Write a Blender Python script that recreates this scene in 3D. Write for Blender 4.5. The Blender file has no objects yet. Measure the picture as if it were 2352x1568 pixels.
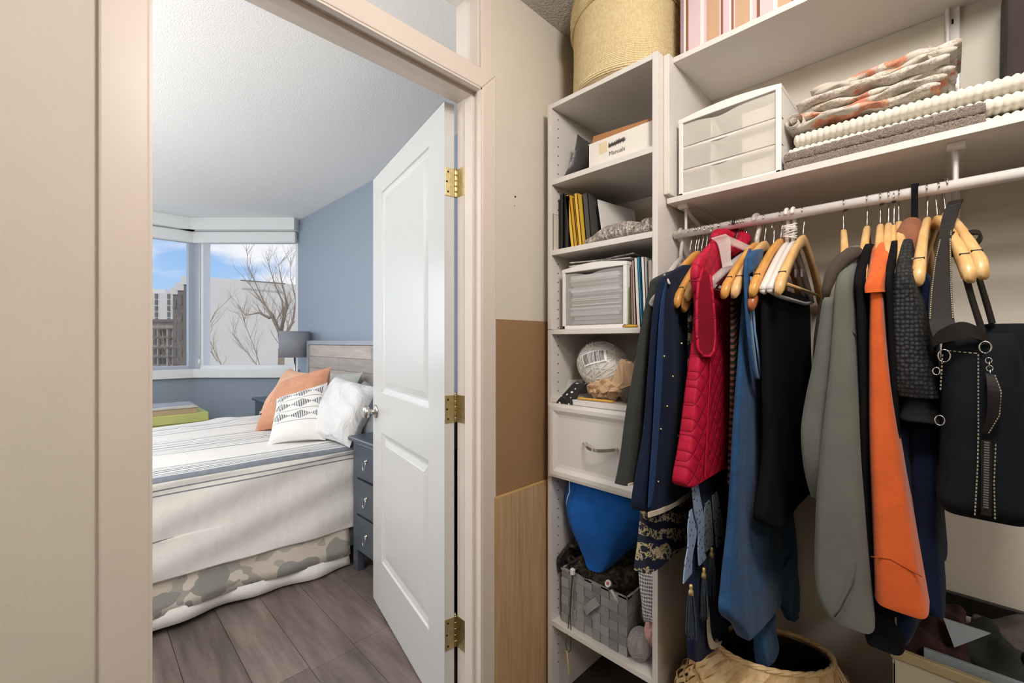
import bpy, bmesh, math, random
from mathutils import Vector, Matrix
random.seed(7)
S = bpy.context.scene
COL = S.collection
PI = math.pi

# ---------------------------------------------------------------- camera
cam_d = bpy.data.cameras.new('camera')
cam_d.sensor_width = 36.0
cam_d.lens = 36.0 * 1000.0 / 2352.0
cam_d.clip_start = 0.02
cam_d.clip_end = 300
cam = bpy.data.objects.new('camera', cam_d)
COL.objects.link(cam)
cam.location = (0, 0, 1.255)
cam.rotation_euler = (PI / 2, 0, -PI / 4)
S.camera = cam

# ---------------------------------------------------------------- view
S.view_settings.view_transform = 'Standard'
S.view_settings.look = 'None'
S.view_settings.gamma = 1
S.view_settings.use_curve_mapping = False
S.view_settings.exposure = 0.0

# ---------------------------------------------------------------- sky
W = bpy.data.worlds.new('sky')
S.world = W
W.use_nodes = True
wn, wl = W.node_tree.nodes, W.node_tree.links
wn.clear()
w_out = wn.new('ShaderNodeOutputWorld')
w_bg = wn.new('ShaderNodeBackground')
w_tc = wn.new('ShaderNodeTexCoord')
w_sep = wn.new('ShaderNodeSeparateXYZ')
w_r = wn.new('ShaderNodeValToRGB')
w_r.color_ramp.elements[0].position = 0.0
w_r.color_ramp.elements[0].color = (0.50, 0.74, 0.97, 1)
w_r.color_ramp.elements[1].position = 0.34
w_r.color_ramp.elements[1].color = (0.09, 0.31, 0.84, 1)
w_map = wn.new('ShaderNodeMapping')
w_map.inputs['Scale'].default_value = (2.6, 2.6, 7.5)
w_map.inputs['Location'].default_value = (2.4, 3.3, 4.2)
w_n = wn.new('ShaderNodeTexNoise')
w_n.inputs['Scale'].default_value = 1.35
w_n.inputs['Detail'].default_value = 7
w_n.inputs['Roughness'].default_value = 0.52
w_cr = wn.new('ShaderNodeValToRGB')
w_cr.color_ramp.elements[0].position = 0.43
w_cr.color_ramp.elements[0].color = (0, 0, 0, 1)
w_cr.color_ramp.elements[1].position = 0.56
w_cr.color_ramp.elements[1].color = (1, 1, 1, 1)
w_mix = wn.new('ShaderNodeMix')
w_mix.data_type = 'RGBA'
w_mix.inputs[7].default_value = (0.95, 0.96, 1.0, 1)
wl.new(w_tc.outputs['Generated'], w_sep.inputs[0])
wl.new(w_sep.outputs['Z'], w_r.inputs[0])
wl.new(w_tc.outputs['Generated'], w_map.inputs[0])
wl.new(w_map.outputs[0], w_n.inputs[0])
wl.new(w_n.outputs[0], w_cr.inputs[0])
wl.new(w_cr.outputs[0], w_mix.inputs[0])
wl.new(w_r.outputs[0], w_mix.inputs[6])
wl.new(w_mix.outputs[2], w_bg.inputs['Color'])
w_bg.inputs['Strength'].default_value = 1.0
wl.new(w_bg.outputs[0], w_out.inputs[0])


def lamp(name, kind, loc, rot, energy, color=(1, 1, 1), size=1.0, size_y=None):
    d = bpy.data.lights.new(name, kind)
    d.energy = energy
    d.color = color
    if kind == 'AREA':
        d.size = size
        if size_y:
            d.shape = 'RECTANGLE'
            d.size_y = size_y
    elif kind == 'SUN':
        d.angle = math.radians(3)
    o = bpy.data.objects.new(name, d)
    COL.objects.link(o)
    o.location = loc
    o.rotation_euler = rot
    return o


# sun behind the building, on the houses across the street
lamp('sun', 'SUN', (0, -5, 30), (math.radians(48), 0, math.radians(-20)), 1.5, (1.0, 0.95, 0.88))
# closet ceiling lamp, behind and above the photographer
cl_ = lamp('closet_ceiling_lamp', 'POINT', (0.40, -0.12, 2.25), (0, 0, 0), 42, (1.0, 0.955, 0.90))
cl_.data.shadow_soft_size = 0.12
lamp('closet_fill_light', 'AREA', (-0.55, -1.15, 2.40), (0, 0, 0), 22, (1.0, 0.96, 0.91), 0.6)  # added fill at the closet rear, lifts the ambient level
# added bedroom fill light, out of view, brightens the bed side
bl_ = lamp('bedroom_fill_light', 'POINT', (-0.80, 1.45, 1.65), (0, 0, 0), 38, (1.0, 0.98, 0.95))
lamp('bedroom_ceiling_fill', 'AREA', (-1.35, 2.7, 1.55), (PI, 0, 0), 58, (1.0, 0.985, 0.96), 0.4)  # added upward fill that brightens the bedroom ceiling
bl_.data.shadow_soft_size = 0.25
# added area light standing in for daylight, behind the unseen window stretch
lamp('window_fill_light', 'AREA', (-0.95, 5.45, 1.65), (math.radians(-90), 0, 0), 34, (0.93, 0.97, 1.0), 1.9, 1.2)


# ================================================================ helpers
def C(h, a=1.0):
    h = h.lstrip('#')
    r = []
    for i in (0, 2, 4):
        v = int(h[i:i + 2], 16) / 255.0
        r.append(v / 12.92 if v <= 0.04045 else ((v + 0.055) / 1.055) ** 2.4)
    return (r[0], r[1], r[2], a)


class NT:
    """small node-graph helper"""
    def __init__(s, name):
        s.m = bpy.data.materials.new(name)
        s.m.use_nodes = True
        s.n, s.l = s.m.node_tree.nodes, s.m.node_tree.links
        s.n.clear()
        s.out = s.n.new('ShaderNodeOutputMaterial')
        s.p = s.n.new('ShaderNodeBsdfPrincipled')
        s.l.new(s.p.outputs[0], s.out.inputs[0])
        s.tc = s.n.new('ShaderNodeTexCoord')

    def link(s, a, b):
        s.l.new(a, b)

    def math(s, op, a, b=None, c=None):
        n = s.n.new('ShaderNodeMath')
        n.operation = op
        for i, v in enumerate((a, b, c)):
            if v is None:
                continue
            if isinstance(v, (int, float)):
                n.inputs[i].default_value = v
            else:
                s.l.new(v, n.inputs[i])
        return n.outputs[0]

    def coord(s, which='Object', scale=(1, 1, 1), rot=(0, 0, 0)):
        mp = s.n.new('ShaderNodeMapping')
        mp.inputs['Scale'].default_value = scale
        mp.inputs['Rotation'].default_value = rot
        s.l.new(s.tc.outputs[which], mp.inputs[0])
        return mp.outputs[0]

    def noise(s, vec, scale, detail=3, rough=0.5):
        n = s.n.new('ShaderNodeTexNoise')
        n.inputs['Scale'].default_value = scale
        n.inputs['Detail'].default_value = detail
        n.inputs['Roughness'].default_value = rough
        s.l.new(vec, n.inputs['Vector'])
        return n.outputs[0]

    def voro(s, vec, scale, feat='F1'):
        n = s.n.new('ShaderNodeTexVoronoi')
        n.feature = feat
        n.inputs['Scale'].default_value = scale
        s.l.new(vec, n.inputs['Vector'])
        return n.outputs[0]

    def ramp(s, fac, stops, const=False):
        n = s.n.new('ShaderNodeValToRGB')
        cr = n.color_ramp
        if const:
            cr.interpolation = 'CONSTANT'
        while len(cr.elements) < len(stops):
            cr.elements.new(0.5)
        for e, (p, c) in zip(cr.elements, stops):
            e.position = p
            e.color = c
        s.l.new(fac, n.inputs[0])
        return n.outputs[0]

    def mix(s, fac, a, b):
        n = s.n.new('ShaderNodeMix')
        n.data_type = 'RGBA'
        for i, v in ((0, fac), (6, a), (7, b)):
            if isinstance(v, (int, float, tuple)):
                n.inputs[i].default_value = v
            else:
                s.l.new(v, n.inputs[i])
        return n.outputs[2]

    def bump(s, h, strength=0.3, dist=0.002):
        n = s.n.new('ShaderNodeBump')
        n.inputs['Strength'].default_value = strength
        n.inputs['Distance'].default_value = dist
        s.l.new(h, n.inputs['Height'])
        s.l.new(n.outputs[0], s.p.inputs['Normal'])


def plain(name, col, rough=0.5, metal=0.0, var=0.0, vscale=8, bump=0.0, bscale=200, bdist=0.001, spec=None):
    t = NT(name)
    c = C(col)
    t.p.inputs['Roughness'].default_value = rough
    t.p.inputs['Metallic'].default_value = metal
    if spec is not None:
        t.p.inputs['Specular IOR Level'].default_value = spec
    if var > 0:
        f = t.noise(t.coord(), vscale, 4)
        lo = tuple(max(0, x * (1 - var)) for x in c[:3]) + (1,)
        hi = tuple(min(1, x * (1 + var)) for x in c[:3]) + (1,)
        t.link(t.ramp(f, [(0.3, lo), (0.7, hi)]), t.p.inputs['Base Color'])
    else:
        t.p.inputs['Base Color'].default_value = c
    if bump > 0:
        t.bump(t.noise(t.coord(), bscale, 3), bump, bdist)
    return t.m


def fabric(name, col, var=0.15, weave=900, bump=0.35, sheen=0.04, vscale=25):
    t = NT(name)
    c = C(col)
    f = t.noise(t.coord(), vscale, 5, 0.6)
    lo = tuple(max(0, x * (1 - var)) for x in c[:3]) + (1,)
    hi = tuple(min(1, x * (1 + var)) for x in c[:3]) + (1,)
    t.link(t.ramp(f, [(0.3, lo), (0.7, hi)]), t.p.inputs['Base Color'])
    t.p.inputs['Roughness'].default_value = 0.9
    t.p.inputs['Specular IOR Level'].default_value = 0.15
    t.p.inputs['Sheen Weight'].default_value = sheen
    t.bump(t.noise(t.coord(), weave, 2), bump, 0.001)
    fine = [n for n in t.n if n.type == 'BUMP'][0]
    fold = t.n.new('ShaderNodeBump')
    fold.inputs['Strength'].default_value = 0.35
    fold.inputs['Distance'].default_value = 0.012
    t.link(t.noise(t.coord('Object', (1.3, 1.0, 0.45)), 20, 2, 0.45), fold.inputs['Height'])
    t.link(fold.outputs[0], fine.inputs['Normal'])
    return t.m


def woodmat(name, c1, c2, scale=(3, 30, 30), rough=0.45, bump=0.1, rot=(0, 0, 0)):
    t = NT(name)
    v = t.coord('Object', scale, rot)
    f = t.noise(v, 3.0, 6, 0.6)
    t.link(t.ramp(f, [(0.3, C(c1)), (0.68, C(c2))]), t.p.inputs['Base Color'])
    t.p.inputs['Roughness'].default_value = rough
    t.bump(f, bump, 0.001)
    return t.m


def clearmat(name, col, alpha, rough=0.1):
    """translucent plastic or glass: part see-through, part skin"""
    t = NT(name)
    t.p.inputs['Base Color'].default_value = C(col)
    t.p.inputs['Roughness'].default_value = rough
    t.p.inputs['Alpha'].default_value = alpha
    return t.m


def link_obj(name, me, mats, parent=None):
    o = bpy.data.objects.new(name, me)
    COL.objects.link(o)
    for m in (mats if isinstance(mats, (list, tuple)) else [mats]):
        me.materials.append(m)
    if parent is not None:
        o.parent = parent
        o.matrix_parent_inverse = Matrix.Identity(4) if parent.parent else Matrix.Translation(-parent.location)
    return o


def setp(o, label=None, cat=None, group=None, kind=None):
    for k, v in (('label', label), ('category', cat), ('group', group), ('kind', kind)):
        if v:
            o[k] = v
    return o


def thing(name, label, cat, loc=(0, 0, 0), group=None):
    o = bpy.data.objects.new(name, None)
    o.empty_display_size = 0.05
    COL.objects.link(o)
    o.location = loc
    return setp(o, label, cat, group)


class MB:
    """collects shapes of ONE part"""
    def __init__(s):
        s.v, s.f, s.mi, s.uv = [], [], [], {}
        s.cur = 0

    def face(s, idx):
        s.f.append(tuple(idx))
        s.mi.append(s.cur)

    def box(s, a, b):
        x0, y0, z0 = a
        x1, y1, z1 = b
        k = len(s.v)
        s.v += [(x0, y0, z0), (x1, y0, z0), (x1, y1, z0), (x0, y1, z0), (x0, y0, z1), (x1, y0, z1), (x1, y1, z1), (x0, y1, z1)]
        for q in ((0, 3, 2, 1), (4, 5, 6, 7), (0, 1, 5, 4), (1, 2, 6, 5), (2, 3, 7, 6), (3, 0, 4, 7)):
            s.face([k + i for i in q])
        return s

    def obox(s, c, ax, ay, az):
        """oriented box: centre and three half vectors"""
        c, ax, ay, az = Vector(c), Vector(ax), Vector(ay), Vector(az)
        k = len(s.v)
        for sz in (-1, 1):
            for sx, sy in ((-1, -1), (1, -1), (1, 1), (-1, 1)):
                s.v.append(tuple(c + ax * sx + ay * sy + az * sz))
        for q in ((0, 3, 2, 1), (4, 5, 6, 7), (0, 1, 5, 4), (1, 2, 6, 5), (2, 3, 7, 6), (3, 0, 4, 7)):
            s.face([k + i for i in q])
        return s

    def prism(s, pts, z0, z1):
        k, n = len(s.v), len(pts)
        s.v += [(x, y, z0) for x, y in pts] + [(x, y, z1) for x, y in pts]
        s.face([k + i for i in reversed(range(n))])
        s.face([k + n + i for i in range(n)])
        for i in range(n):
            j = (i + 1) % n
            s.face([k + i, k + j, k + n + j, k + n + i])
        return s

    def rings(s, rings, close=True, cap0=True, cap1=True):
        k, n = len(s.v), len(rings[0])
        for r in rings:
            s.v += [tuple(p) for p in r]
        m = n if close else n - 1
        for a in range(len(rings) - 1):
            for i in range(m):
                j = (i + 1) % n
                s.face([k + a * n + i, k + a * n + j, k + (a + 1) * n + j, k + (a + 1) * n + i])
        if cap0 and close:
            s.face([k + i for i in reversed(range(n))])
        if cap1 and close:
            s.face([k + (len(rings) - 1) * n + i for i in range(n)])
        return s

    def tube(s, pts, r, seg=8, closed=False):
        pts = [Vector(p) for p in pts]
        rr = r if isinstance(r, (list, tuple)) else [r] * len(pts)
        up = None
        rings = []
        for i, p in enumerate(pts):
            if closed:
                d = pts[(i + 1) % len(pts)] - pts[i - 1]
            else:
                d = pts[min(i + 1, len(pts) - 1)] - pts[max(i - 1, 0)]
            d.normalize()
            if up is None:
                up = Vector((0, 0, 1)) if abs(d.z) < 0.9 else Vector((1, 0, 0))
            a = d.cross(up)
            a.normalize()
            b = a.cross(d)
            up = b
            rings.append([p + a * (math.cos(t) * rr[i]) + b * (math.sin(t) * rr[i]) for t in [2 * PI * q / seg for q in range(seg)]])
        if closed:
            rings.append(rings[0])
        return s.rings(rings, True, not closed, not closed)

    def ribbon(s, pts, wdir, w, th):
        """flat strap along pts; wdir = width direction(s)"""
        k = len(pts)
        if k > 2:
            ws = list(w) if isinstance(w, (list, tuple)) else [w] * k
            wds = [tuple(Vector(d).normalized()) for d in wdir] if isinstance(wdir, list) else [tuple(wdir)] * k
            rows = [tuple(p) + tuple(d) + (q,) for p, d, q in zip(pts, wds, ws)]
            rows = interp(rows, k if k > 20 else 4 * (k - 1) + 1)
            pts, wdir, w = [r[:3] for r in rows], [r[3:6] for r in rows], [r[6] for r in rows]
        pts = [Vector(p) for p in pts]
        rings = []
        for i, p in enumerate(pts):
            wd = Vector(wdir[i] if isinstance(wdir, list) else wdir).normalized()
            ww = w[i] if isinstance(w, (list, tuple)) else w
            d = (pts[min(i + 1, len(pts) - 1)] - pts[max(i - 1, 0)]).normalized()
            n = d.cross(wd)
            n.normalize()
            rings.append([p + wd * (ww / 2) + n * (th / 2), p - wd * (ww / 2) + n * (th / 2), p - wd * (ww / 2) - n * (th / 2), p + wd * (ww / 2) - n * (th / 2)])
        return s.rings(rings)

    def lathe(s, c, prof, seg=24, axis=(0, 0, 1)):
        """prof = list of (radius, height along axis)"""
        c = Vector(c)
        az = Vector(axis).normalized()
        t = Vector((1, 0, 0)) if abs(az.x) < 0.9 else Vector((0, 1, 0))
        ax = az.cross(t).normalized()
        ay = az.cross(ax)
        rings = [[c + az * h + ax * (r * math.cos(a)) + ay * (r * math.sin(a)) for a in [2 * PI * q / seg for q in range(seg)]] for r, h in prof]
        return s.rings(rings)

    def ball(s, c, r, sc=(1, 1, 1), seg=16, rows=10, wob=0.0, seed=0):
        rnd = random.Random(seed)
        ph = [rnd.uniform(0, 6.28) for _ in range(6)]
        rings = []
        for i in range(rows + 1):
            th = PI * i / rows
            ring = []
            for q in range(seg):
                a = 2 * PI * q / seg
                rr = r * (1 + wob * (math.sin(3 * a + ph[0] + 2 * th) + math.sin(5 * th + ph[1] + 2 * a)) * 0.5)
                ring.append((c[0] + sc[0] * rr * max(math.sin(th), 0.001) * math.cos(a), c[1] + sc[1] * rr * max(math.sin(th), 0.001) * math.sin(a), c[2] - sc[2] * rr * math.cos(th)))
            rings.append(ring)
        return s.rings(rings)

    def build(s, name, mats, parent=None, smooth=False, bevel=0.0, bseg=2, sub=0, angle=None):
        me = bpy.data.meshes.new(name)
        me.from_pydata(s.v, [], s.f)
        for i, p in enumerate(me.polygons):
            p.material_index = s.mi[i]
            p.use_smooth = smooth
        bm = bmesh.new()
        bm.from_mesh(me)
        bmesh.ops.recalc_face_normals(bm, faces=bm.faces)
        bm.to_mesh(me)
        bm.free()
        me.update()
        o = link_obj(name, me, mats, parent)
        if bevel > 0:
            b = o.modifiers.new('bevel', 'BEVEL')
            b.width = bevel
            b.segments = bseg
            b.limit_method = 'ANGLE'
        if sub:
            u = o.modifiers.new('sub', 'SUBSURF')
            u.levels = u.render_levels = sub
        return o


def box(name, a, b, m, parent=None, bevel=0.0015):
    return MB().box(a, b).build(name, m, parent, bevel=bevel)


def struct(o, label=None, cat=None):
    return setp(o, label, cat, None, 'structure')


def lerp(a, b, t):
    return a + (b - a) * t


def interp(rows, n):
    """Catmull-Rom through rows of equal-length tuples, parameterised by row index"""
    out = []
    m = len(rows) - 1
    for i in range(n):
        u = i / (n - 1) * m
        k = min(int(u), m - 1)
        t = u - k
        p0, p1, p2, p3 = rows[max(k - 1, 0)], rows[k], rows[k + 1], rows[min(k + 2, m)]
        out.append(tuple(0.5 * (2 * b + (c - a) * t + (2 * a - 5 * b + 4 * c - d) * t * t + (3 * b - a - 3 * c + d) * t ** 3)
                         for a, b, c, d in zip(p0, p1, p2, p3)))
    return out


def garment_mb(rows, amp=0.006, freq=14, seed=0, n=40, seg=56, e=0.6, top=0.15):
    """hanging cloth: rows of (z, x0, x1, y0, y1) from the shoulders to the hem"""
    rnd = random.Random(seed)
    ph = [rnd.uniform(0, 6.28) for _ in range(8)]
    fr = interp(rows, n)
    rings = []
    for i, (z, x0, x1, y0, y1) in enumerate(fr):
        q = i / (n - 1)
        A = amp * (top + (1 - top) * q)
        cx, cy, a, b = (x0 + x1) / 2, (y0 + y1) / 2, (x1 - x0) / 2, (y1 - y0) / 2
        ring = []
        for k in range(seg):
            t = 2 * PI * k / seg
            c_, s_ = math.cos(t), math.sin(t)
            ee = lerp(e, min(e, 0.32), min(1, q * 1.25))
            px = math.copysign(abs(c_) ** ee, c_)
            py = math.copysign(abs(s_) ** ee, s_)
            x = cx + a * px
            w = math.sin(freq * x * 2 + ph[0] + 1.2 * math.sin(q * 2 + ph[1])) + 0.6 * math.sin(freq * 3.7 * x + ph[2] + q * 1.5) + 0.35 * math.sin(freq * 7.1 * x + ph[3] - q)
            y = cy + b * py + A * w * 0.6 + 0.3 * A * math.sin(9 * q + ph[4])
            zz = z + (A * 0.8 * math.sin(freq * 2.3 * x + ph[5]) if q > 0.6 else 0)
            x += 0.5 * A * math.sin(11 * q + ph[6] + 2 * s_)
            ring.append((x, y, zz))
        rings.append(ring)
    mb = MB().rings(rings, True, True, False)
    last = rings[-1]
    cx = sum(p[0] for p in last) / seg
    cy = sum(p[1] for p in last) / seg
    inner = [(cx + (p[0] - cx) * 0.96, cy + (p[1] - cy) * 0.8, p[2] + 0.0) for p in last]
    inner2 = [(cx + (p[0] - cx) * 0.9, cy + (p[1] - cy) * 0.5, p[2] + 0.05) for p in last]
    mb.rings([last, inner, inner2], True, False, True)
    return mb


def pillow_mb(bl, br, tr, tl, th, n=22, seed=0, wr=0.006):
    """cushion over four seam corners, thickness th"""
    rnd = random.Random(seed)
    ph = [rnd.uniform(0, 6.28) for _ in range(6)]
    bl, br, tr, tl = map(Vector, (bl, br, tr, tl))
    nrm = ((br - bl) + (tr - tl)).cross((tl - bl) + (tr - br)).normalized()
    mb = MB()
    uv = []
    for side in (1, -1):
        k = len(mb.v)
        for j in range(n + 1):
            for i in range(n + 1):
                u, v = i / n, j / n
                a, b = 2 * u - 1, 2 * v - 1
                pin = 1 - 0.10 * (1 - abs(a) ** 2) * abs(b) ** 4
                pin2 = 1 - 0.10 * (1 - abs(b) ** 2) * abs(a) ** 4
                uu, vv = 0.5 + a * pin2 / 2, 0.5 + b * pin / 2
                p = (bl * (1 - uu) + br * uu) * (1 - vv) + (tl * (1 - uu) + tr * uu) * vv
                h = th / 2 * (max(0, 1 - a ** 4) ** 0.6) * (max(0, 1 - b ** 4) ** 0.6)
                h += wr * (math.sin(9 * u + 5 * v + ph[0]) * math.sin(7 * v - 4 * u + ph[1]) + 0.6 * math.sin(17 * u * v + ph[2] + 9 * v)) * (1 - a ** 6) * (1 - b ** 6)
                mb.v.append(tuple(p + nrm * h * side))
                uv.append((u, v))
        for j in range(n):
            for i in range(n):
                q = [k + j * (n + 1) + i, k + j * (n + 1) + i + 1, k + (j + 1) * (n + 1) + i + 1, k + (j + 1) * (n + 1) + i]
                mb.face(q if side == 1 else q[::-1])
    return mb, uv


def add_uv(o, uv):
    me = o.data
    lay = me.uv_layers.new(name='uv')
    for lp in me.loops:
        lay.data[lp.index].uv = uv[lp.vertex_index]


# ================================================================ materials
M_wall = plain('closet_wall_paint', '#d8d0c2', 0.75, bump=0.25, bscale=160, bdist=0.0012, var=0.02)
M_wall_lowbounce = plain('closet_wall_low_bounce', '#a89d8d', 0.8)  # unseen closet walls darkened to cut their bounce light
M_white_trim = plain('trim_paint', '#dfd3c8', 0.35, var=0.015)
M_door = plain('door_paint', '#d3d3d2', 0.28)
M_mela = plain('white_melamine', '#e0dad4', 0.38)
M_wmetal = plain('white_enamel_metal', '#e4dfdc', 0.3)
M_hole = plain('dark_hole', '#2a2320', 0.9)
M_blue = plain('blue_wall_paint', '#94a1b1', 0.5, bump=0.12, bscale=120)
M_wht = plain('window_white', '#e9ebec', 0.35)
M_frame = plain('window_frame_grey', '#aeb6c2', 0.35)
M_chrome = plain('chrome', '#d8d8d8', 0.12, 1.0)
M_nickel = plain('brushed_nickel', '#c4bfb8', 0.28, 1.0)
M_brass = plain('brass', '#cdbc8e', 0.34, 1.0, var=0.15, vscale=90)
M_wire = plain('hook_wire', '#c9c6c2', 0.2, 1.0)
M_carpet = plain('closet_carpet', '#3d3835', 0.95, bump=0.9, bscale=350, bdist=0.006, var=0.3, vscale=300)


def popcorn(name, col, sc, st, dist):
    t = NT(name)
    v = t.coord()
    f = t.noise(v, sc, 4, 0.65)
    g = t.voro(v, sc * 1.3)
    t.p.inputs['Base Color'].default_value = C(col)
    t.p.inputs['Roughness'].default_value = 0.9
    t.bump(t.math('SUBTRACT', f, t.math('MULTIPLY', g, 0.6)), st, dist)
    return t.m


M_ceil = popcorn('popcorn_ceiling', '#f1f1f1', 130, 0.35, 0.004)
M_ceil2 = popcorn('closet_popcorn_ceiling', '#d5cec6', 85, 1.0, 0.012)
M_glass = clearmat('window_glass', '#ffffff', 0.04, 0.02)
M_frost = clearmat('frosted_glass', '#f2f3f4', 0.2, 0.2)

# ================================================================ setting: closet
ZC = 2.43
YW = 1.04          # closet face of the door wall
YB = 1.15          # bedroom face of the door wall
XB = 1.525         # back wall of the closet / head wall of the bedroom

struct(box('wall_back', (XB, -1.9, 0), (XB + 0.2, YB, ZC), M_wall, bevel=0), 'beige closet wall behind the hanging clothes', 'wall')
mb = MB()
mb.box((-1.3, YW, 0), (0.075, YB, ZC))
mb.box((0.915, YW, 0), (XB, YB, ZC))
mb.box((0.075, YW, 2.36), (0.915, YB, ZC))
struct(mb.build('wall_front', M_wall), 'beige painted wall around the open doorway', 'wall')
struct(box('wall_left', (-1.4, -1.9, 0), (-1.3, YB, ZC), M_wall_lowbounce, bevel=0), 'unseen closet wall, darkened to cut bounce, beside the photographer', 'wall')
struct(box('wall_rear', (-1.4, -2.0, 0), (XB + 0.2, -1.9, ZC), M_wall_lowbounce, bevel=0), 'unseen closet wall, darkened to cut bounce, behind the photographer', 'wall')
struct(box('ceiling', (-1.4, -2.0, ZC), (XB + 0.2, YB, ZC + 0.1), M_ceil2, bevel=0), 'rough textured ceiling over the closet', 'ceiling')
struct(box('floor', (-1.4, -2.0, -0.1), (XB + 0.2, YB - 0.05, 0), M_carpet, bevel=0), 'dark carpet floor of the closet', 'floor')

# door casing and jambs
t = thing('trim_1', 'cream painted door casing with mitred corner around the open doorway', 'trim', (0.5, YW, 0))
setp(t, kind='structure')
yf = YW - 0.016


def casing_leg(x0, x1, ztop_out, ztop_in, inner_right):
    mb = MB()
    if inner_right:
        pts = [(x0, 0), (x1, 0), (x1, ztop_in), (x0, ztop_out)]
    else:
        pts = [(x0, 0), (x1, 0), (x1, ztop_out), (x0, ztop_in)]
    k = len(mb.v)
    mb.rings([[(x, YW, z) for x, z in pts], [(x, yf, z) for x, z in pts]])
    return mb


casing_leg(0.026, 0.094, 2.107, 2.045, True).build('casing', M_white_trim, t, bevel=0.004)
casing_leg(0.893, 0.953, 2.107, 2.045, False).build('casing', M_white_trim, t, bevel=0.004)
mb = MB()
pts = [(0.094, 2.045), (0.893, 2.045), (0.953, 2.107), (0.026, 2.107)]
mb.rings([[(x, YW, z) for x, z in pts], [(x, yf, z) for x, z in pts]])
mb.build('casing', M_white_trim, t, bevel=0.004)
# inner quirk bead along the casing
mb = MB()
mb.box((0.889, yf + 0.003, 0), (0.8945, YW + 0.004, 2.046)).box((0.0925, yf + 0.003, 0), (0.098, YW + 0.004, 2.046)).box((0.0925, yf + 0.003, 2.040), (0.8945, YW + 0.004, 2.0465))
mb.build('bead', M_white_trim, t)
box('jamb', (0.075, YW, 0), (0.098, YB + 0.005, 2.05), M_white_trim, t)
box('jamb', (0.897, YW, 0), (0.915, YB + 0.005, 2.05), M_white_trim, t)
box('head_jamb', (0.075, YW, 2.047), (0.915, YB + 0.005, 2.075), M_white_trim, t)
box('door_stop', (0.886, YW + 0.025, 0), (0.898, YW + 0.062, 2.047), M_white_trim, t)
box('door_stop', (0.097, YW + 0.025, 2.036), (0.887, YW + 0.062, 2.048), M_white_trim, t)
# transom above the door
t = thing('window_1', 'pale transom pane above the doorway', 'transom', (0.5, YW, 2.1))
setp(t, kind='structure')
box('pane', (0.09, 1.078, 2.075), (0.905, 1.090, 2.36), M_frost, t, 0)
box('frame', (0.888, YW, 2.075), (0.915, YB, 2.36), M_white_trim, t)
box('frame', (0.075, YW, 2.075), (0.10, YB, 2.36), M_white_trim, t)
box('casing', (0.895, YW - 0.011, 2.10), (0.940, YW, 2.40), M_white_trim, t, 0.003)
box('casing', (0.04, YW - 0.011, 2.34), (0.8945, YW - 0.0005, 2.40), M_white_trim, t, 0.003)

# tiny nail holes in the wall strip
mb = MB()
mb.lathe((1.055, YW + 0.001, 1.747), [(0.0035, 0), (0.003, -0.003)], 10, (0, 1, 0))
mb.lathe((1.052, YW + 0.001, 1.715), [(0.0018, 0), (0.0015, -0.002)], 8, (0, 1, 0))
o = mb.build('trim_2', M_hole)
struct(o, 'small dark nail holes in the beige wall strip', 'hole')

# ================================================================ door
hx, hy = 0.852, 1.165
ex, ey = 1.022, 1.979
du = Vector((ex - hx, ey - hy, 0))
DW = du.length
du.normalize()
dn = Vector((-du.y, du.x, 0))     # normal of the visible (left) face
DZ0, DZ1, DT = 0.008, 2.041, 0.035


def dp(u, z, n):
    p = Vector((hx, hy, 0)) + du * u + dn * n
    return (p.x, p.y, z)


door = thing('door_1', 'white two panel door standing open into the bedroom', 'door', (hx, hy, 0))
setp(door, kind='structure')
mb = MB()
ul, ur = 0.16 * DW, 0.835 * DW
panels = [(1.018, 1.944), (0.237, 0.836)]
# stiles and rails of the face
for (u0, u1, z0, z1) in ((0, ul, DZ0, DZ1), (ur, DW, DZ0, DZ1), (ul, ur, DZ0, 0.237), (ul, ur, 0.836, 1.018), (ul, ur, 1.944, DZ1)):
    k = len(mb.v)
    mb.v += [dp(u0, z0, 0), dp(u1, z0, 0), dp(u1, z1, 0), dp(u0, z1, 0)]
    mb.face([k, k + 1, k + 2, k + 3])
k = len(mb.v)
mb.v += [dp(0, DZ0, 0), dp(DW, DZ0, 0), dp(DW, DZ1, 0), dp(0, DZ1, 0), dp(0, DZ0, -DT), dp(DW, DZ0, -DT), dp(DW, DZ1, -DT), dp(0, DZ1, -DT)]
for q in ((4, 5, 6, 7), (0, 1, 5, 4), (1, 2, 6, 5), (2, 3, 7, 6), (3, 0, 4, 7)):
    mb.face([k + i for i in q])
mb.build('slab', M_door, door)
for z0, z1 in panels:
    mb = MB()
    prof = [(0, 0), (0.004, -0.006), (0.016, -0.009), (0.022, -0.011), (0.030, -0.011), (0.052, -0.004), (0.054, -0.003)]
    rings = [[dp(ul + i, z0 + i, n), dp(ur - i, z0 + i, n), dp(ur - i, z1 - i, n), dp(ul + i, z1 - i, n)] for i, n in prof]
    mb.rings(rings, True, False, True)
    mb.build('panel', M_door, door)
ku = 0.936 * DW
kc = Vector(dp(ku, 0.922, 0))
kn = MB().lathe(kc, [(0.001, 0), (0.032, 0), (0.033, 0.004), (0.030, 0.008), (0.016, 0.012), (0.012, 0.016), (0.012, 0.030), (0.014, 0.033), (0.026, 0.036), (0.031, 0.043), (0.031, 0.052), (0.026, 0.060), (0.012, 0.064), (0.001, 0.065)], 28, dn).build('knob', M_nickel, door, smooth=True)
kn['label'] = 'brushed nickel round knob'
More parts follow.
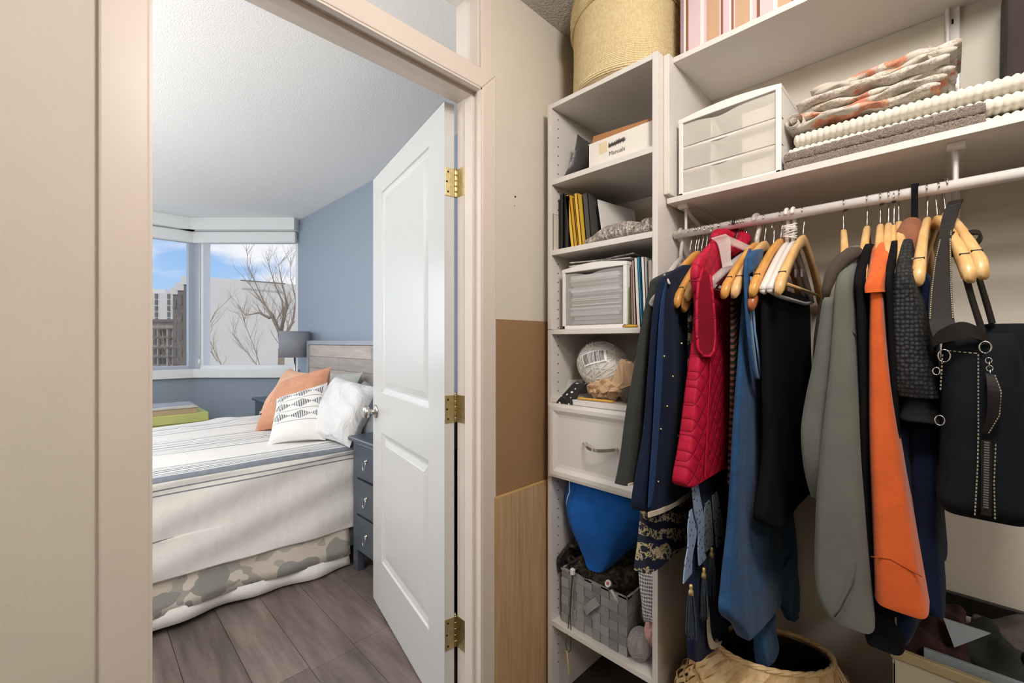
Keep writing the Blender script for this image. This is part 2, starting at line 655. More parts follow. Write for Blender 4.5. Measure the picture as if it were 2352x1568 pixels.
for z0, z1 in ((1.734, 1.827), (0.986, 1.078), (0.239, 0.342)):
    zc = (z0 + z1) / 2
    h = (z1 - z0) / 2
    px_, py_ = 0.8935, 1.1625
    hb = MB()
    # leaf on the door edge
    c = Vector(dp(-0.0012, zc, -0.018))
    hb.obox(c, dn * 0.0165, du * 0.0012, (0, 0, h))
    # leaf on the jamb
    hb.box((0.8955, 1.108, z0), (0.8975, 1.162, z1))
    hinge = hb.build('hinge', M_brass, door, bevel=0.0008)
    hinge['label'] = 'brass butt hinge'
    pb = MB()
    for q in range(5):
        pb.lathe((px_, py_, z0 + (z1 - z0) * q / 5), [(0.0058, 0.0006), (0.0062, 0.002), (0.0062, (z1 - z0) / 5 - 0.002), (0.0058, (z1 - z0) / 5 - 0.0006)], 12)
    pb.lathe((px_, py_, z1), [(0.004, 0), (0.0055, 0.002), (0.004, 0.006), (0.001, 0.007)], 12)
    pb.build('pin', M_brass, hinge, smooth=True)
    sb = MB()
    for zz, nn in ((z0 + 0.014, -0.012), (zc, -0.008), (z1 - 0.014, -0.012)):
        sb.lathe(Vector(dp(-0.0024, zz, nn)), [(0.001, 0.0005), (0.0036, 0.0004), (0.0036, -0.001)], 10, -du)
    sb.build('screw', M_hole, hinge)

# ================================================================ bedroom shell
M_plank = []
for i, (a, b) in enumerate((('#574b45', '#7d7069'), ('#4d433e', '#6f645d'), ('#5f544e', '#857972'), ('#534943', '#756a63'))):
    M_plank.append(woodmat('floor_plank_%d' % i, a, b, (9, 0.9, 1), 0.42, 0.15))
fl = thing('floor_bedroom', 'grey brown wood plank floor of the bedroom', 'floor', (0, 3, 0))
setp(fl, kind='structure')
box('subfloor', (-2.6, YB - 0.05, -0.1), (XB + 0.2, 5.4, -0.012), M_hole, fl, 0)
pw = 0.178
x = XB
i = 0
plank_mesh = {}
while x > -2.5:
    y = YB - 0.05 - random.uniform(0, 1.1)
    while y < 5.2:
        y0, y1 = max(y, YB - 0.05), min(y + 1.25, 5.25)
        if y1 - y0 > 0.05:
            box('plank', (x - pw + 0.0008, y0 + 0.0006, -0.012), (x - 0.0008, y1 - 0.0006, 0.0), M_plank[random.randrange(4)], fl, 0.0008)
        y += 1.25
    x -= pw
    i += 1

struct(box('ceiling_bedroom', (-2.6, YB, ZC), (XB + 0.2, 5.4, ZC + 0.1), M_ceil, bevel=0), 'white popcorn ceiling over the bedroom', 'ceiling')
mb = MB()
mb.box((XB, YB, 0), (XB + 0.2, 4.476, ZC))
struct(mb.build('wall_right', M_blue), 'blue grey bedroom wall behind the headboard', 'wall')
struct(box('wall_far_left', (-2.6, YB, 0), (-2.5, 5.4, ZC), M_blue, bevel=0), 'blue grey bedroom wall out of sight beyond the bed foot', 'wall')
struct(box('wall_bedroom_front', (-2.6, YB - 0.01, 0), (-1.3, YB, ZC), M_blue, bevel=0), 'blue grey bedroom wall beside the doorway', 'wall')

# window walls: main (along X at y = 5.184) and the 45 degree bay
A = Vector((XB, 4.476, 0))
B = Vector((0.8125, 5.184, 0))
bu = (B - A).normalized()
BL = (B - A).length
bn = Vector((-bu.y, bu.x, 0))       # towards outdoors?
if bn.x + bn.y < 0:
    bn = -bn


def bay(u, z, n):
    p = A + bu * u + bn * n
    return (p.x, p.y, z)


def bay_box(mb, u0, u1, z0, z1, n0, n1):
    k = len(mb.v)
    for n in (n0, n1):
        mb.v += [bay(u0, z0, n), bay(u1, z0, n), bay(u1, z1, n), bay(u0, z1, n)]
    for q in ((0, 3, 2, 1), (4, 5, 6, 7), (0, 1, 5, 4), (1, 2, 6, 5), (2, 3, 7, 6), (3, 0, 4, 7)):
        mb.face([k + j for j in q])
    return mb


mb = MB()
bay_box(mb, -0.1, BL + 0.02, 0, 0.985, 0, 0.14)
bay_box(mb, -0.1, BL + 0.02, 2.25, ZC, 0, 0.14)
struct(mb.build('wall_bay', M_blue), 'blue grey angled bay wall under the right hand window', 'wall')
mb = MB()
mb.box((-2.6, 5.184, 0), (0.83, 5.324, 0.985)).box((-2.6, 5.184, 2.25), (0.83, 5.324, ZC)).box((-2.6, 5.184, 0.985), (-2.0, 5.324, 2.25))
struct(mb.build('wall_far', M_blue), 'blue grey wall under the far window', 'wall')

w = thing('window_2', 'large picture window in the angled bay showing the bare tree', 'window', bay(0.5, 0.98, 0))
setp(w, kind='structure')
fb = MB()
bay_box(fb, 0.0, 0.022, 0.985, 2.25, 0.0, 0.10)
bay_box(fb, BL - 0.085, BL - 0.055, 0.985, 2.25, 0.0, 0.10)
bay_box(fb, 0.022, BL - 0.085, 0.985, 1.022, 0.0, 0.10)
bay_box(fb, 0.022, BL - 0.085, 2.225, 2.25, 0.0, 0.10)
fb.build('frame', M_wht, w)
bay_box(MB(), BL - 0.055, BL + 0.02, 0.985, 2.25, -0.004, 0.12).build('post', M_frame, w)
bay_box(MB(), 0.02, BL - 0.083, 1.02, 2.23, 0.05, 0.056).build('pane', M_glass, w)
bay_box(MB(), -0.02, BL + 0.03, 0.905, 0.988, -0.045, 0.0).build('sill', M_wht, w, bevel=0.004)
bay_box(MB(), 0.0, BL - 0.0, 2.205, 2.315, -0.055, -0.003).build('roller_blind', M_wht, w, bevel=0.012)
cb = MB()
cb.tube([bay(BL - 0.068, 2.21, -0.03), bay(BL - 0.068, 1.06, -0.03)], 0.0035, 6)
cb.lathe(bay(BL - 0.068, 1.035, -0.03), [(0.003, 0.05), (0.010, 0.04), (0.011, 0.012), (0.006, 0)], 10)
cb.build('blind_chain', M_wht, w, smooth=True)

w = thing('window_3', 'window left of the bay post showing distant buildings', 'window', (0.0, 5.184, 0.98))
setp(w, kind='structure')
fb = MB()
fb.box((0.765, 5.18, 0.985), (0.83, 5.30, 2.25)).box((-2.0, 5.184, 0.985), (0.765, 5.284, 1.02)).box((-2.0, 5.184, 2.22), (0.765, 5.284, 2.25)).box((-2.03, 5.184, 0.985), (-2.0, 5.284, 2.25)).box((0.0, 5.184, 1.02), (0.03, 5.26, 2.22))
fb.build('frame', M_frame, w)
box('pane', (-2.0, 5.234, 1.02), (0.765, 5.240, 2.22), M_glass, w, 0)
box('sill', (-2.4, 5.139, 0.905), (0.80, 5.184, 0.988), M_wht, w, 0.004)
box('roller_blind', (-2.0, 5.127, 2.205), (0.795, 5.18, 2.315), M_wht, w, 0.012)

# dropped bulkhead over both windows
mb = MB()
bay_box(mb, -0.02, BL + 0.05, 2.318, ZC, -0.115, 0.0)
bo = mb.build('trim_3', M_wht)
struct(bo, 'white bulkhead strip above the bay window', 'trim')
struct(box('trim_4', (-2.5, 5.07, 2.318), (0.80, 5.184, ZC), M_wht, bevel=0.002), 'white bulkhead strip above the far window', 'trim')
struct(box('baseboard_far', (-2.5, 5.165, 0.0), (0.80, 5.184, 0.09), M_wht), 'white baseboard under the far window', 'baseboard')

# ================================================================ outdoors
def far(px, py, d):
    t = (px - 1176.0) / 1000.0
    return Vector((d * (1 + t) / math.sqrt(2), d * (1 - t) / math.sqrt(2), 1.255 + d * (784.0 - py) / 1000.0))


M_conc = plain('pale_concrete', '#d9d2c8', 0.85, var=0.03, vscale=0.6, bump=0.1, bscale=12)
M_tower = plain('white_tower_render', '#d8d2ca', 0.8)
M_pane_dark = plain('dark_window_pane', '#5d5b5c', 0.2)
M_dkbrick = plain('dark_brick', '#6b625d', 0.85, var=0.12, vscale=3)
M_ltbrown = plain('tan_render', '#a3988a', 0.85, var=0.1, vscale=2)
M_bark = plain('bark', '#8a755e', 0.9, var=0.2, vscale=6)
M_ground = plain('street_ground', '#8d857a', 0.95, var=0.2, vscale=0.5)
struct(box('ground', (-120, 8, -7.1), (160, 220, -7.0), M_ground, bevel=0), 'street ground far below the window', 'ground')

vR = Vector((1, -1, 0)).normalized()
vF = Vector((1, 1, 0)).normalized()
# windowless pale building, roof line falling to the right
bt = thing('blank_building', 'large windowless pale concrete building behind the bare tree', 'building', far(560, 784, 26) * 1.0)
bt.location.z = -7
L, R_ = far(451, 634, 26), far(900, 672, 27.8)
mb = MB()
zt0, zt1 = L.z, R_.z
pts = [L, R_, R_ + vF * 9, L + vF * 9]
k = 0
mb.v += [(p.x, p.y, -7) for p in pts] + [(L.x, L.y, zt0), (R_.x, R_.y, zt1), (pts[2].x, pts[2].y, zt1), (pts[3].x, pts[3].y, zt0)]
for q in ((0, 3, 2, 1), (4, 5, 6, 7), (0, 1, 5, 4), (1, 2, 6, 5), (2, 3, 7, 6), (3, 0, 4, 7)):
    mb.face(q)
mb.build('wall', M_conc, bt)
a, b = far(553, 643.5, 25.95), far(655, 651.5, 26.3)
MB().ribbon([a, b], (0, 0, 1), 0.07, 0.05).build('roof_flashing', M_dkbrick, bt)

# dark brick block with stepped roof
bt = thing('dark_brick_building', 'dark brown brick block with stepped roof behind the window post', 'building', (0, 0, 0))
base = far(430, 784, 30)
bt.location = (base.x, base.y, -7)
for (p0, p1, py_, dd) in ((397, 410, 660, 33), (408, 424, 650, 31), (422, 447, 635, 29)):
    a, b = far(p0, py_, dd), far(p1, py_, dd)
    mb = MB()
    c = (a + b) / 2
    hw = (b - a).length / 2
    zc = (a.z - 7) / 2
    mb.obox((c.x + vF.x * 2, c.y + vF.y * 2, zc), vR * hw, vF * 2, (0, 0, a.z - zc))
    mb.build('block', M_dkbrick, bt)
    mb = MB()
    mb.obox((c.x + vF.x * 2, c.y + vF.y * 2, a.z - 0.25), vR * (hw + 0.08), vF * 2.1, (0, 0, 0.28))
    mb.build('parapet', M_tower, bt)
    for r in range(5):
        z = a.z - 1.2 - r * 1.25
        pc = Vector((c.x, c.y, z)) - vF * 0.03
        MB().obox(pc, vR * hw * 0.35, vF * 0.04, (0, 0, 0.35)).build('window', M_pane_dark, bt)

# white apartment tower
bt = thing('white_apartment_tower', 'distant white apartment tower with rows of dark windows', 'building', (0, 0, 0))
base = far(340, 784, 60)
bt.location = (base.x, base.y, -7)
a, b = far(250, 672, 60), far(398, 672, 60)
c = (a + b) / 2
zc = (a.z - 7) / 2
MB().obox((c.x + vF.x * 4, c.y + vF.y * 4, zc), vR * ((b - a).length / 2), vF * 4, (0, 0, a.z - zc)).build('wall', M_tower, bt)
a, b = far(300, 662, 61), far(366, 662, 61)
c = (a + b) / 2
MB().obox((c.x + vF.x * 4, c.y + vF.y * 4, a.z - 1), vR * ((b - a).length / 2), vF * 3, (0, 0, 1)).build('penthouse', M_tower, bt)
for px_ in (344, 359.5, 388):
    for py_ in (680, 694, 708, 722, 736):
        p = far(px_, py_, 59.95)
        MB().obox(p, vR * (0.17 if px_ == 388 else 0.19), vF * 0.08, (0, 0, 0.33)).build('window', M_pane_dark, bt)

# low brown terrace in front of it
bt = thing('low_brown_terrace', 'low brown terrace building with balconies below the white tower', 'building', (0, 0, 0))
base = far(365, 784, 40)
bt.location = (base.x, base.y, -7)
a, b = far(270, 735, 40), far(402, 735, 40)
c = (a + b) / 2
zc = (a.z - 7) / 2
MB().obox((c.x + vF.x * 3, c.y + vF.y * 3, zc), vR * ((b - a).length / 2), vF * 3, (0, 0, a.z - zc)).build('wall', M_ltbrown, bt)
MB().obox((c.x, c.y, a.z - 0.05), vR * ((b - a).length / 2), vF * 0.3, (0, 0, 0.12)).build('cornice', M_dkbrick, bt)
for py_ in (755, 775, 798, 820):
    p = far(372, py_, 39.7)
    MB().obox(p, vR * 0.75, vF * 0.3, (0, 0, 0.06)).build('balcony', M_dkbrick, bt)
    for qx in (356, 366, 378, 390):
        p = far(qx, py_ + 9, 39.95)
        MB().obox(p, vR * 0.13, vF * 0.06, (0, 0, 0.28)).build('window', M_pane_dark, bt)
for qx in (362, 384):
    p0, p1 = far(qx, 745, 39.5), far(qx, 842, 39.5)
    MB().tube([p0, p1], 0.08, 6).build('post', M_ltbrown, bt)


# bare trees: limbs given as polylines with radii
def limb(mb, p0, d, length, r, depth, rnd):
    pts = [p0]
    rad = [r]
    n = 5
    p = p0.copy()
    dd = d.copy()
    for i in range(n):
        dd = (dd + Vector((rnd.uniform(-.18, .18), rnd.uniform(-.18, .18), rnd.uniform(-.02, .16)))).normalized()
        p = p + dd * (length / n)
        pts.append(p)
        rad.append(r * (1 - 0.75 * (i + 1) / n))
        if depth > 0 and i >= 1:
            for _ in range(1 if rnd.random() < 0.6 else 2):
                nd = (dd + Vector((rnd.uniform(-.8, .8), rnd.uniform(-.8, .8), rnd.uniform(-.1, .5)))).normalized()
                limb(mb, p, nd, length * rnd.uniform(.35, .6), rad[-1] * 0.7, depth - 1, rnd)
    mb.tube(pts, rad, 5)


def tree(label, spots, d, r0, seed, group=None, depth=2):
    rnd = random.Random(seed)
    b0 = far(spots[0][0][0], spots[0][0][1], d)
    t = thing('bare_tree', label, 'tree', (b0.x, b0.y, -7), group)
    mb = MB()
    mb.tube([Vector((b0.x, b0.y, -7)), b0], [r0 * 1.25, r0], 8)
    mb.build('trunk', M_bark, t, smooth=True)
    for path in spots:
        pts = [far(x, y, d + rnd.uniform(-.15, .15)) for x, y in path]
        mb = MB()
        n = len(pts)
        rad = [max(0.009, path_r(path, r0) * (1 - i / (n - 1)) ** 1.3 * 0.62) for i in range(n)]
        mb.tube(pts, rad, 6)
        for i in range(1, n):
            for _ in range(5):
                q = rnd.random()
                p = pts[i - 1].lerp(pts[i], q)
                dirv = (pts[i] - pts[i - 1]).normalized()
                side = rnd.choice((-1, 1))
                nd = (dirv + vR * side * rnd.uniform(.3, .9) + vF * rnd.uniform(-.5, .5) + Vector((0, 0, rnd.uniform(0, .4)))).normalized()
                limb(mb, p, nd, rnd.uniform(.35, .95), max(0.006, rad[i] * 0.3), 1 if depth > 1 else 0, rnd)
        mb.build('branch', M_bark, t, smooth=True)
    return t


def path_r(path, r0):
    return r0 * 0.85


tree('bare brown tree reaching up across the pale building', [
    [(646, 800), (640, 760), (620, 720), (605, 690), (588, 652), (570, 612), (566, 568)],
    [(640, 760), (628, 725), (600, 690), (575, 655), (562, 640)],
    [(646, 770), (652, 725), (648, 690), (630, 650), (618, 610), (612, 590)],
    [(650, 740), (660, 700), (648, 650), (640, 610), (654, 590)],
    [(650, 780), (672, 740), (680, 690), (668, 640), (668, 590)],
    [(620, 730), (595, 718), (565, 724), (545, 700)]], 16, 0.11, 3)
tree('thin leafless sapling low in front of the pale wall', [[(600, 850), (585, 800), (565, 750), (552, 705)], [(592, 840), (560, 800), (535, 765)]], 14, 0.022, 11, 'saplings outside the window')
tree('slender bare sapling beside the window post', [[(515, 850), (490, 800), (474, 760), (495, 715)], [(500, 830), (472, 790), (455, 770)]], 13, 0.02, 23, 'saplings outside the window')
tree('pale bare sapling in front of the brown terrace', [[(420, 850), (415, 800), (400, 760), (405, 730)], [(395, 850), (378, 800), (372, 760)], [(418, 830), (430, 795), (440, 770)]], 15, 0.025, 31, 'saplings outside the window')
hd = far(625, 848, 15)
mb = MB()
mb.obox((hd.x, hd.y, hd.z - 4), vR * 1.1, vF * 0.3, (0, 0, 4.0 + 0.14))
setp(mb.build('garden_wall', M_dkbrick), 'low brown garden wall under the bare tree', 'wall')

# ================================================================ bedroom furniture
M_spread = fabric('bedspread_white', '#e6e4e0', 0.02, 500, 0.25, 0.1)
M_stripe = fabric('bedspread_navy_stripe', '#7d828d', 0.15, 500, 0.3)
M_ltstripe = fabric('bedspread_grey_stripe', '#d3d3d4', 0.06, 500, 0.3)
M_dk = plain('navy_furniture_paint', '#4b545f', 0.35, var=0.06)
M_hbframe = plain('grey_blue_paint', '#9aa1ad', 0.4)


def camo():
    t = NT('camo_cloth')
    v = t.coord('Object', (1, 1, 1.2))
    f = t.noise(v, 6.5, 2, 0.45)
    g = t.noise(t.coord('Object', (1.1, 1, 1.3), (0, 0, 0.5)), 4.0, 2, 0.4)
    c = t.ramp(f, [(0, C('#e4ddd4')), (0.46, C('#b4b0a9')), (0.56, C('#d6ccc1'))], True)
    c2 = t.ramp(g, [(0, (0, 0, 0, 1)), (0.57, (1, 1, 1, 1))], True)
    t.link(t.mix(c2, c, C('#a09f99')), t.p.inputs['Base Color'])
    t.p.inputs['Roughness'].default_value = 0.9
    t.bump(t.noise(t.coord(), 30, 3), 0.4, 0.006)
    return t.m


M_camo = camo()
BX0, BX1 = -0.62, 1.42
BY0, BY1, BZ = 2.37, 3.86, 0.668

bed = thing('bed', 'queen bed with plank headboard against the blue wall', 'bed', (0.4, 3.1, 0))
box('mattress', (BX0, BY0 + 0.03, 0.30), (BX1, BY1 - 0.03, BZ - 0.012), M_spread, bed, 0.04)
box('box_base', (BX0, BY0 + 0.05, 0.08), (BX1, BY1 - 0.05, 0.30), M_hbframe, bed, 0.01)
for x in (BX0 + 0.1, BX1 - 0.1):
    for y in (BY0 + 0.15, BY1 - 0.15):
        box('leg', (x - 0.03, y - 0.03, 0), (x + 0.03, y + 0.03, 0.08), M_hbframe, bed)
# headboard: frame and six rows of planks
mb = MB()
mb.box((1.435, 2.30, 1.228), (1.50, 4.004, 1.263)).box((1.435, 2.30, 0.0), (1.50, 2.345, 1.228)).box((1.435, 3.965, 0.0), (1.50, 4.004, 1.228))
mb.box((1.475, 2.345, 0.3), (1.50, 3.965, 1.228))
mb.build('headboard_frame', M_hbframe, bed, bevel=0.002)
HB = [woodmat('headboard_plank_%d' % i, a, b, (10, 1.2, 10), 0.55, 0.1) for i, (a, b) in enumerate((('#a79a92', '#c7bcb4'), ('#9d9492', '#b9b0ac'), ('#b0a29a', '#cdbfb6'), ('#98908c', '#b4aba6')))]
z = 1.227
r = 0
while z > 0.35:
    y = 2.346 - random.uniform(0, 0.5)
    while y < 3.965:
        y0, y1 = max(y, 2.346), min(y + 0.62, 3.964)
        if y1 > y0 + 0.02:
            box('plank', (1.444 + random.uniform(0, .002), y0 + .0006, z - 0.098), (1.476, y1 - .0006, z - 0.001), HB[random.randrange(4)], bed, 0.001)
        y += 0.62
    z -= 0.099
    r += 1

# bedspread, striped along the bed, folding over both long sides
sec = []     # (y, z, v)
zs = 0.225
v = 0
prof = []
z = zs
while z < BZ - 0.03:
    prof.append((BY0 - 0.012, z))
    z += 0.0059
for q in range(6):
    a = PI / 2 * q / 5
    prof.append((BY0 - 0.012 + 0.03 * (1 - math.cos(a)), BZ - 0.03 + 0.03 * math.sin(a)))
y = BY0 + 0.03
while y < BY1 - 0.02:
    prof.append((y, BZ))
    y += 0.0059
for q in range(6):
    a = PI / 2 * q / 5
    prof.append((BY1 - 0.02 + 0.03 * math.sin(a), BZ - 0.03 + 0.03 * math.cos(a)))
for q in range(1, 10):
    prof.append((BY1 + 0.01, BZ - 0.03 - 0.045 * q))
dist = [0]
for i in range(1, len(prof)):
    dist.append(dist[-1] + math.hypot(prof[i][0] - prof[i - 1][0], prof[i][1] - prof[i - 1][1]))
V0 = BZ - zs         # arc length up to the near top edge
lines = [V0 - 0.068, V0 - 0.045, V0 - 0.012, V0 - 0.007, V0 - 0.002, V0 + 0.003, V0 + 0.008, V0 + 0.045, V0 + 0.07, V0 + 0.098, V0 + 0.122, V0 + 0.15, V0 + 0.178,
         V0 + 0.50, V0 + 0.54, V0 + 0.58, V0 + 0.62, V0 + 0.655, V0 + 0.70, V0 + 0.75, V0 + 0.80, V0 + 0.85, V0 + 0.90, V0 + 1.15, V0 + 1.2, V0 + 1.26, V0 + 1.32, V0 + 1.36]
mb = MB()
nx = 70
rnd = random.Random(4)
xs = [lerp(BX0 - 0.01, 1.41, i / nx) for i in range(nx + 1)]
for j, (y, z) in enumerate(prof):
    for i, x in enumerate(xs):
        yy, zz = y, z
        side = z < BZ - 0.03
        if side and y < 3:
            q = (BZ - z) / (BZ - zs)
            yy -= 0.010 * q * (math.sin(5.2 * x + 1) + 0.5 * math.sin(13 * x + 2) + 0.4 * math.sin(23 * x - 6 * q)) + 0.006 * math.sin(9 * x + 14 * q)
            zz += 0.012 * q * math.sin(4.3 * x + 0.6) * (1 if q > 0.6 else 0)
        elif not side:
            zz += 0.0035 * math.sin(31 * y + 2.2 * math.sin(3 * x)) * math.sin(6 * x + 9 * y) + 0.006 * math.sin(2.2 * x + 3 * y)
            if y > 3.55:
                zz += 0.012 * max(0, math.sin(16 * x + 7 * y)) * (x > 0.5)
        mb.v.append((x, yy, zz))
w_ = nx + 1
for j in range(len(prof) - 1):
    vm = (dist[j] + dist[j + 1]) / 2
    mat = 0
    hw = (dist[j + 1] - dist[j]) / 2
    if any(abs(vm - L_) <= hw * 1.6 for L_ in lines):
        mat = 1
    elif V0 + 0.01 < vm < V0 + 0.045:
        mat = 2
    mb.cur = mat
    for i in range(nx):
        mb.face([j * w_ + i, j * w_ + i + 1, (j + 1) * w_ + i + 1, (j + 1) * w_ + i])
mb.cur = 0
o = mb.build('bedspread', [M_spread, M_stripe, M_ltstripe], None, smooth=True)
sm = o.modifiers.new('thick', 'SOLIDIFY')
sm.thickness = 0.004
sm.offset = -1
setp(o, 'white bedspread with thin navy stripes draped over the bed', 'bedspread')

# valance: camouflage cloth with white hem below it
mb = MB()
rings = []
for zz, off in ((0.40, 0), (0.30, 0.004), (0.2, 0.007), (0.12, 0.012), (0.075, 0.015)):
    rings.append([(x, BY0 + 0.022 - off * (1.2 + 1.0 * math.sin(7 * x + 1) + 0.5 * math.sin(19 * x)), zz + 0.006 * math.sin(5 * x)) for x in [lerp(BX0, 1.08, i / 60) for i in range(61)]])
mb.rings(rings, False)
o = mb.build('bed_skirt', M_camo, None, smooth=True)
sm = o.modifiers.new('thick', 'SOLIDIFY')
sm.thickness = 0.003
setp(o, 'grey and beige camouflage bed skirt hanging below the bedspread', 'bed skirt')
mb = MB()
rings = []
for zz, off in ((0.085, 0.012), (0.055, 0.016), (0.022, 0.020)):
    rings.append([(x, BY0 + 0.026 - off * (1.2 + 1.0 * math.sin(7 * x + 1) + 0.6 * math.sin(23 * x)), zz + 0.012 * math.sin(4 * x + 1)) for x in [lerp(BX0, 1.08, i / 60) for i in range(61)]])
mb.rings(rings, False)
h = mb.build('hem', M_spread, o, smooth=True)
sm = h.modifiers.new('thick', 'SOLIDIFY')
sm.thickness = 0.003


# ---- pillows
def pattern_cloth():
    t = NT('diamond_stripe_cloth')
    uvn = t.n.new('ShaderNodeUVMap')
    uvn.uv_map = 'uv'
    sep = t.n.new('ShaderNodeSeparateXYZ')
    t.link(uvn.outputs[0], sep.inputs[0])
    u, v = sep.outputs[0], sep.outputs[1]
    vv = t.math('MULTIPLY', t.math('SUBTRACT', v, 0.30), 4.7)          # three bands between v 0.30 and 0.94
    fr = t.math('SUBTRACT', t.math('FRACT', vv), 0.5)
    inb = t.math('MULTIPLY', t.math('GREATER_THAN', v, 0.30), t.math('LESS_THAN', v, 0.938))
    tri = t.math('ABSOLUTE', t.math('SUBTRACT', t.math('FRACT', t.math('MULTIPLY', u, 2.6)), 0.5))
    amp = t.math('ADD', t.math('MULTIPLY', t.math('SUBTRACT', 0.5, tri), 0.72), 0.02)
    body = t.math('LESS_THAN', t.math('ABSOLUTE', fr), amp)
    bars = t.math('LESS_THAN', t.math('FRACT', t.math('MULTIPLY', u, 31.2)), 0.5)
    m1 = t.math('MULTIPLY', t.math('MULTIPLY', body, bars), inb)
    edge = t.math('GREATER_THAN', t.math('ABSOLUTE', fr), 0.475)
    inb2 = t.math('MULTIPLY', t.math('GREATER_THAN', v, 0.285), t.math('LESS_THAN', v, 0.95))
    dash = t.math('LESS_THAN', t.math('FRACT', t.math('MULTIPLY', u, 46)), 0.65)
    m2 = t.math('MULTIPLY', t.math('MULTIPLY', edge, inb2), dash)
    m = t.math('MAXIMUM', m1, m2)
    ins = t.math('MULTIPLY', t.math('GREATER_THAN', u, 0.06), t.math('LESS_THAN', u, 0.95))
    m = t.math('MULTIPLY', m, ins)
    t.link(t.mix(m, C('#eceae8'), C('#454b58')), t.p.inputs['Base Color'])
    t.p.inputs['Roughness'].default_value = 0.9
    t.bump(t.noise(t.coord(), 400, 2), 0.3, 0.001)
    return t.m


M_pat = pattern_cloth()
M_peach = fabric('peach_cotton', '#d29a7c', 0.10, 500, 0.3)
M_peach2 = fabric('pale_peach_cotton', '#e6b598', 0.05, 500, 0.3)
M_pwhite = fabric('white_linen', '#e9e9ea', 0.03, 350, 0.4)
M_crease = NT('creased_white_linen')
M_crease.p.inputs['Base Color'].default_value = C('#e4e4e6')
M_crease.p.inputs['Roughness'].default_value = 0.9
_n = M_crease.n.new('ShaderNodeTexNoise')
_n.inputs['Scale'].default_value = 9
_n.inputs['Detail'].default_value = 4
_n.inputs['Distortion'].default_value = 1.4
M_crease.link(M_crease.coord('Object', (1, 1, 0.7)), _n.inputs['Vector'])
M_crease.bump(_n.outputs[0], 0.8, 0.035)
M_crease = M_crease.m
M_pgrey = fabric('sage_grey_linen', '#b9bdba', 0.04, 350, 0.4)
M_psteel = fabric('steel_grey_linen', '#9aa1a9', 0.05, 350, 0.4)


def pillow(label, m, bl, br, tr, tl, th, seed, wr=0.006, uvs=False):
    mb, uv = pillow_mb(bl, br, tr, tl, th, 24, seed, wr)
    o = mb.build('pillow', m, None, smooth=True)
    if uvs:
        add_uv(o, uv)
    return setp(o, label, 'pillow', 'pillows on the bed')


pillow('pale peach pillow farthest back beside the lamp', M_peach2, (1.0, 3.75, .70), (1.08, 3.36, .70), (1.30, 3.45, 1.01), (1.245, 3.84, 1.035), .12, 1)
pillow('sage grey pillow leaning on the headboard behind the orange one', M_pgrey, (1.16, 3.36, .69), (1.22, 2.78, .69), (1.39, 2.84, 1.045), (1.38, 3.40, 1.02), .13, 2)
pillow('steel grey pillow flat against the headboard by the nightstand', M_psteel, (1.17, 2.78, .68), (1.22, 2.32, .68), (1.39, 2.33, .95), (1.38, 2.80, .99), .13, 3)
pillow('crumpled white linen pillow beside the nightstand', M_crease, (0.97, 2.74, .68), (1.07, 2.345, .665), (1.27, 2.37, .985), (1.25, 2.93, 1.025), .17, 4, 0.012)
pillow('big orange peach cushion with pointed corner', M_peach, (0.83, 3.24, .66), (1.13, 2.90, .68), (1.235, 2.99, 1.085), (1.09, 3.48, 0.955), .17, 5)
pillow('white cushion with navy diamond stripe bands in front', M_pat, (0.765, 2.735, .665), (1.035, 2.585, .675), (1.135, 2.80, .995), (0.885, 2.97, .895), .13, 6, 0.003, True)


# ---- nightstands
def ring_handle(mb, c, r=0.022):
    c = Vector(c)
    pts = [c + Vector((-0.012 - 0.004 * (1 - math.cos(a)), r * 0.6 * math.sin(a), -r + r * math.cos(a))) for a in [2 * PI * q / 16 for q in range(16)]]
    mb.tube(pts, 0.0022, 6, True)
    mb.lathe(c, [(0.011, 0), (0.009, 0.005), (0.005, 0.009), (0.005, 0.013), (0.001, 0.014)], 12, (-1, 0, 0))
    return mb


def nightstand(label, x0, x1, y0, y1, h, ndr):
    t = thing('nightstand', label, 'nightstand', ((x0 + x1) / 2, (y0 + y1) / 2, 0), 'nightstands either side of the bed')
    zb = 0.10
    mb = MB()
    mb.box((x0 + 0.012, y0, zb), (x1, y0 + 0.022, h - 0.022)).box((x0 + 0.012, y1 - 0.022, zb), (x1, y1, h - 0.022))
    mb.box((x0 + 0.03, y0, zb), (x1, y1, zb + 0.03)).box((x1 - 0.012, y0, zb), (x1, y1, h - 0.022))
    mb.build('carcass', M_dk, t, bevel=0.002)
    box('top', (x0 - 0.022, y0 - 0.018, h - 0.024), (x1, y1 + 0.018, h), M_dk, t, 0.006)
    for yy in (y0 + 0.025, y1 - 0.025):
        box('leg', (x0 + 0.002, yy - 0.025, 0), (x0 + 0.045, yy + 0.025, h - 0.024), M_dk, t, 0.004)
        box('leg', (x1 - 0.045, yy - 0.02, 0), (x1, yy + 0.02, zb), M_dk, t, 0.004)
    dh = (h - 0.024 - zb - 0.02) / ndr
    for k in range(ndr):
        z0 = zb + 0.02 + k * dh + 0.006
        z1 = z0 + dh - 0.012
        d = box('drawer', (x0 - 0.004, y0 + 0.052, z0), (x0 + 0.30, y1 - 0.052, z1), M_dk, t, 0.005)
        ring_handle(MB(), (x0 - 0.004, (y0 + y1) / 2, (z0 + z1) / 2 + 0.015)).build('ring_handle', M_chrome, d, smooth=True)
    return t


nightstand('dark navy nightstand with three drawers between bed and open door', 1.08, 1.50, 1.98, 2.325, 0.735, 3)
nightstand('dark navy nightstand under the lamp on the far side of the bed', 1.15, 1.42, 4.05, 4.47, 0.745, 3)

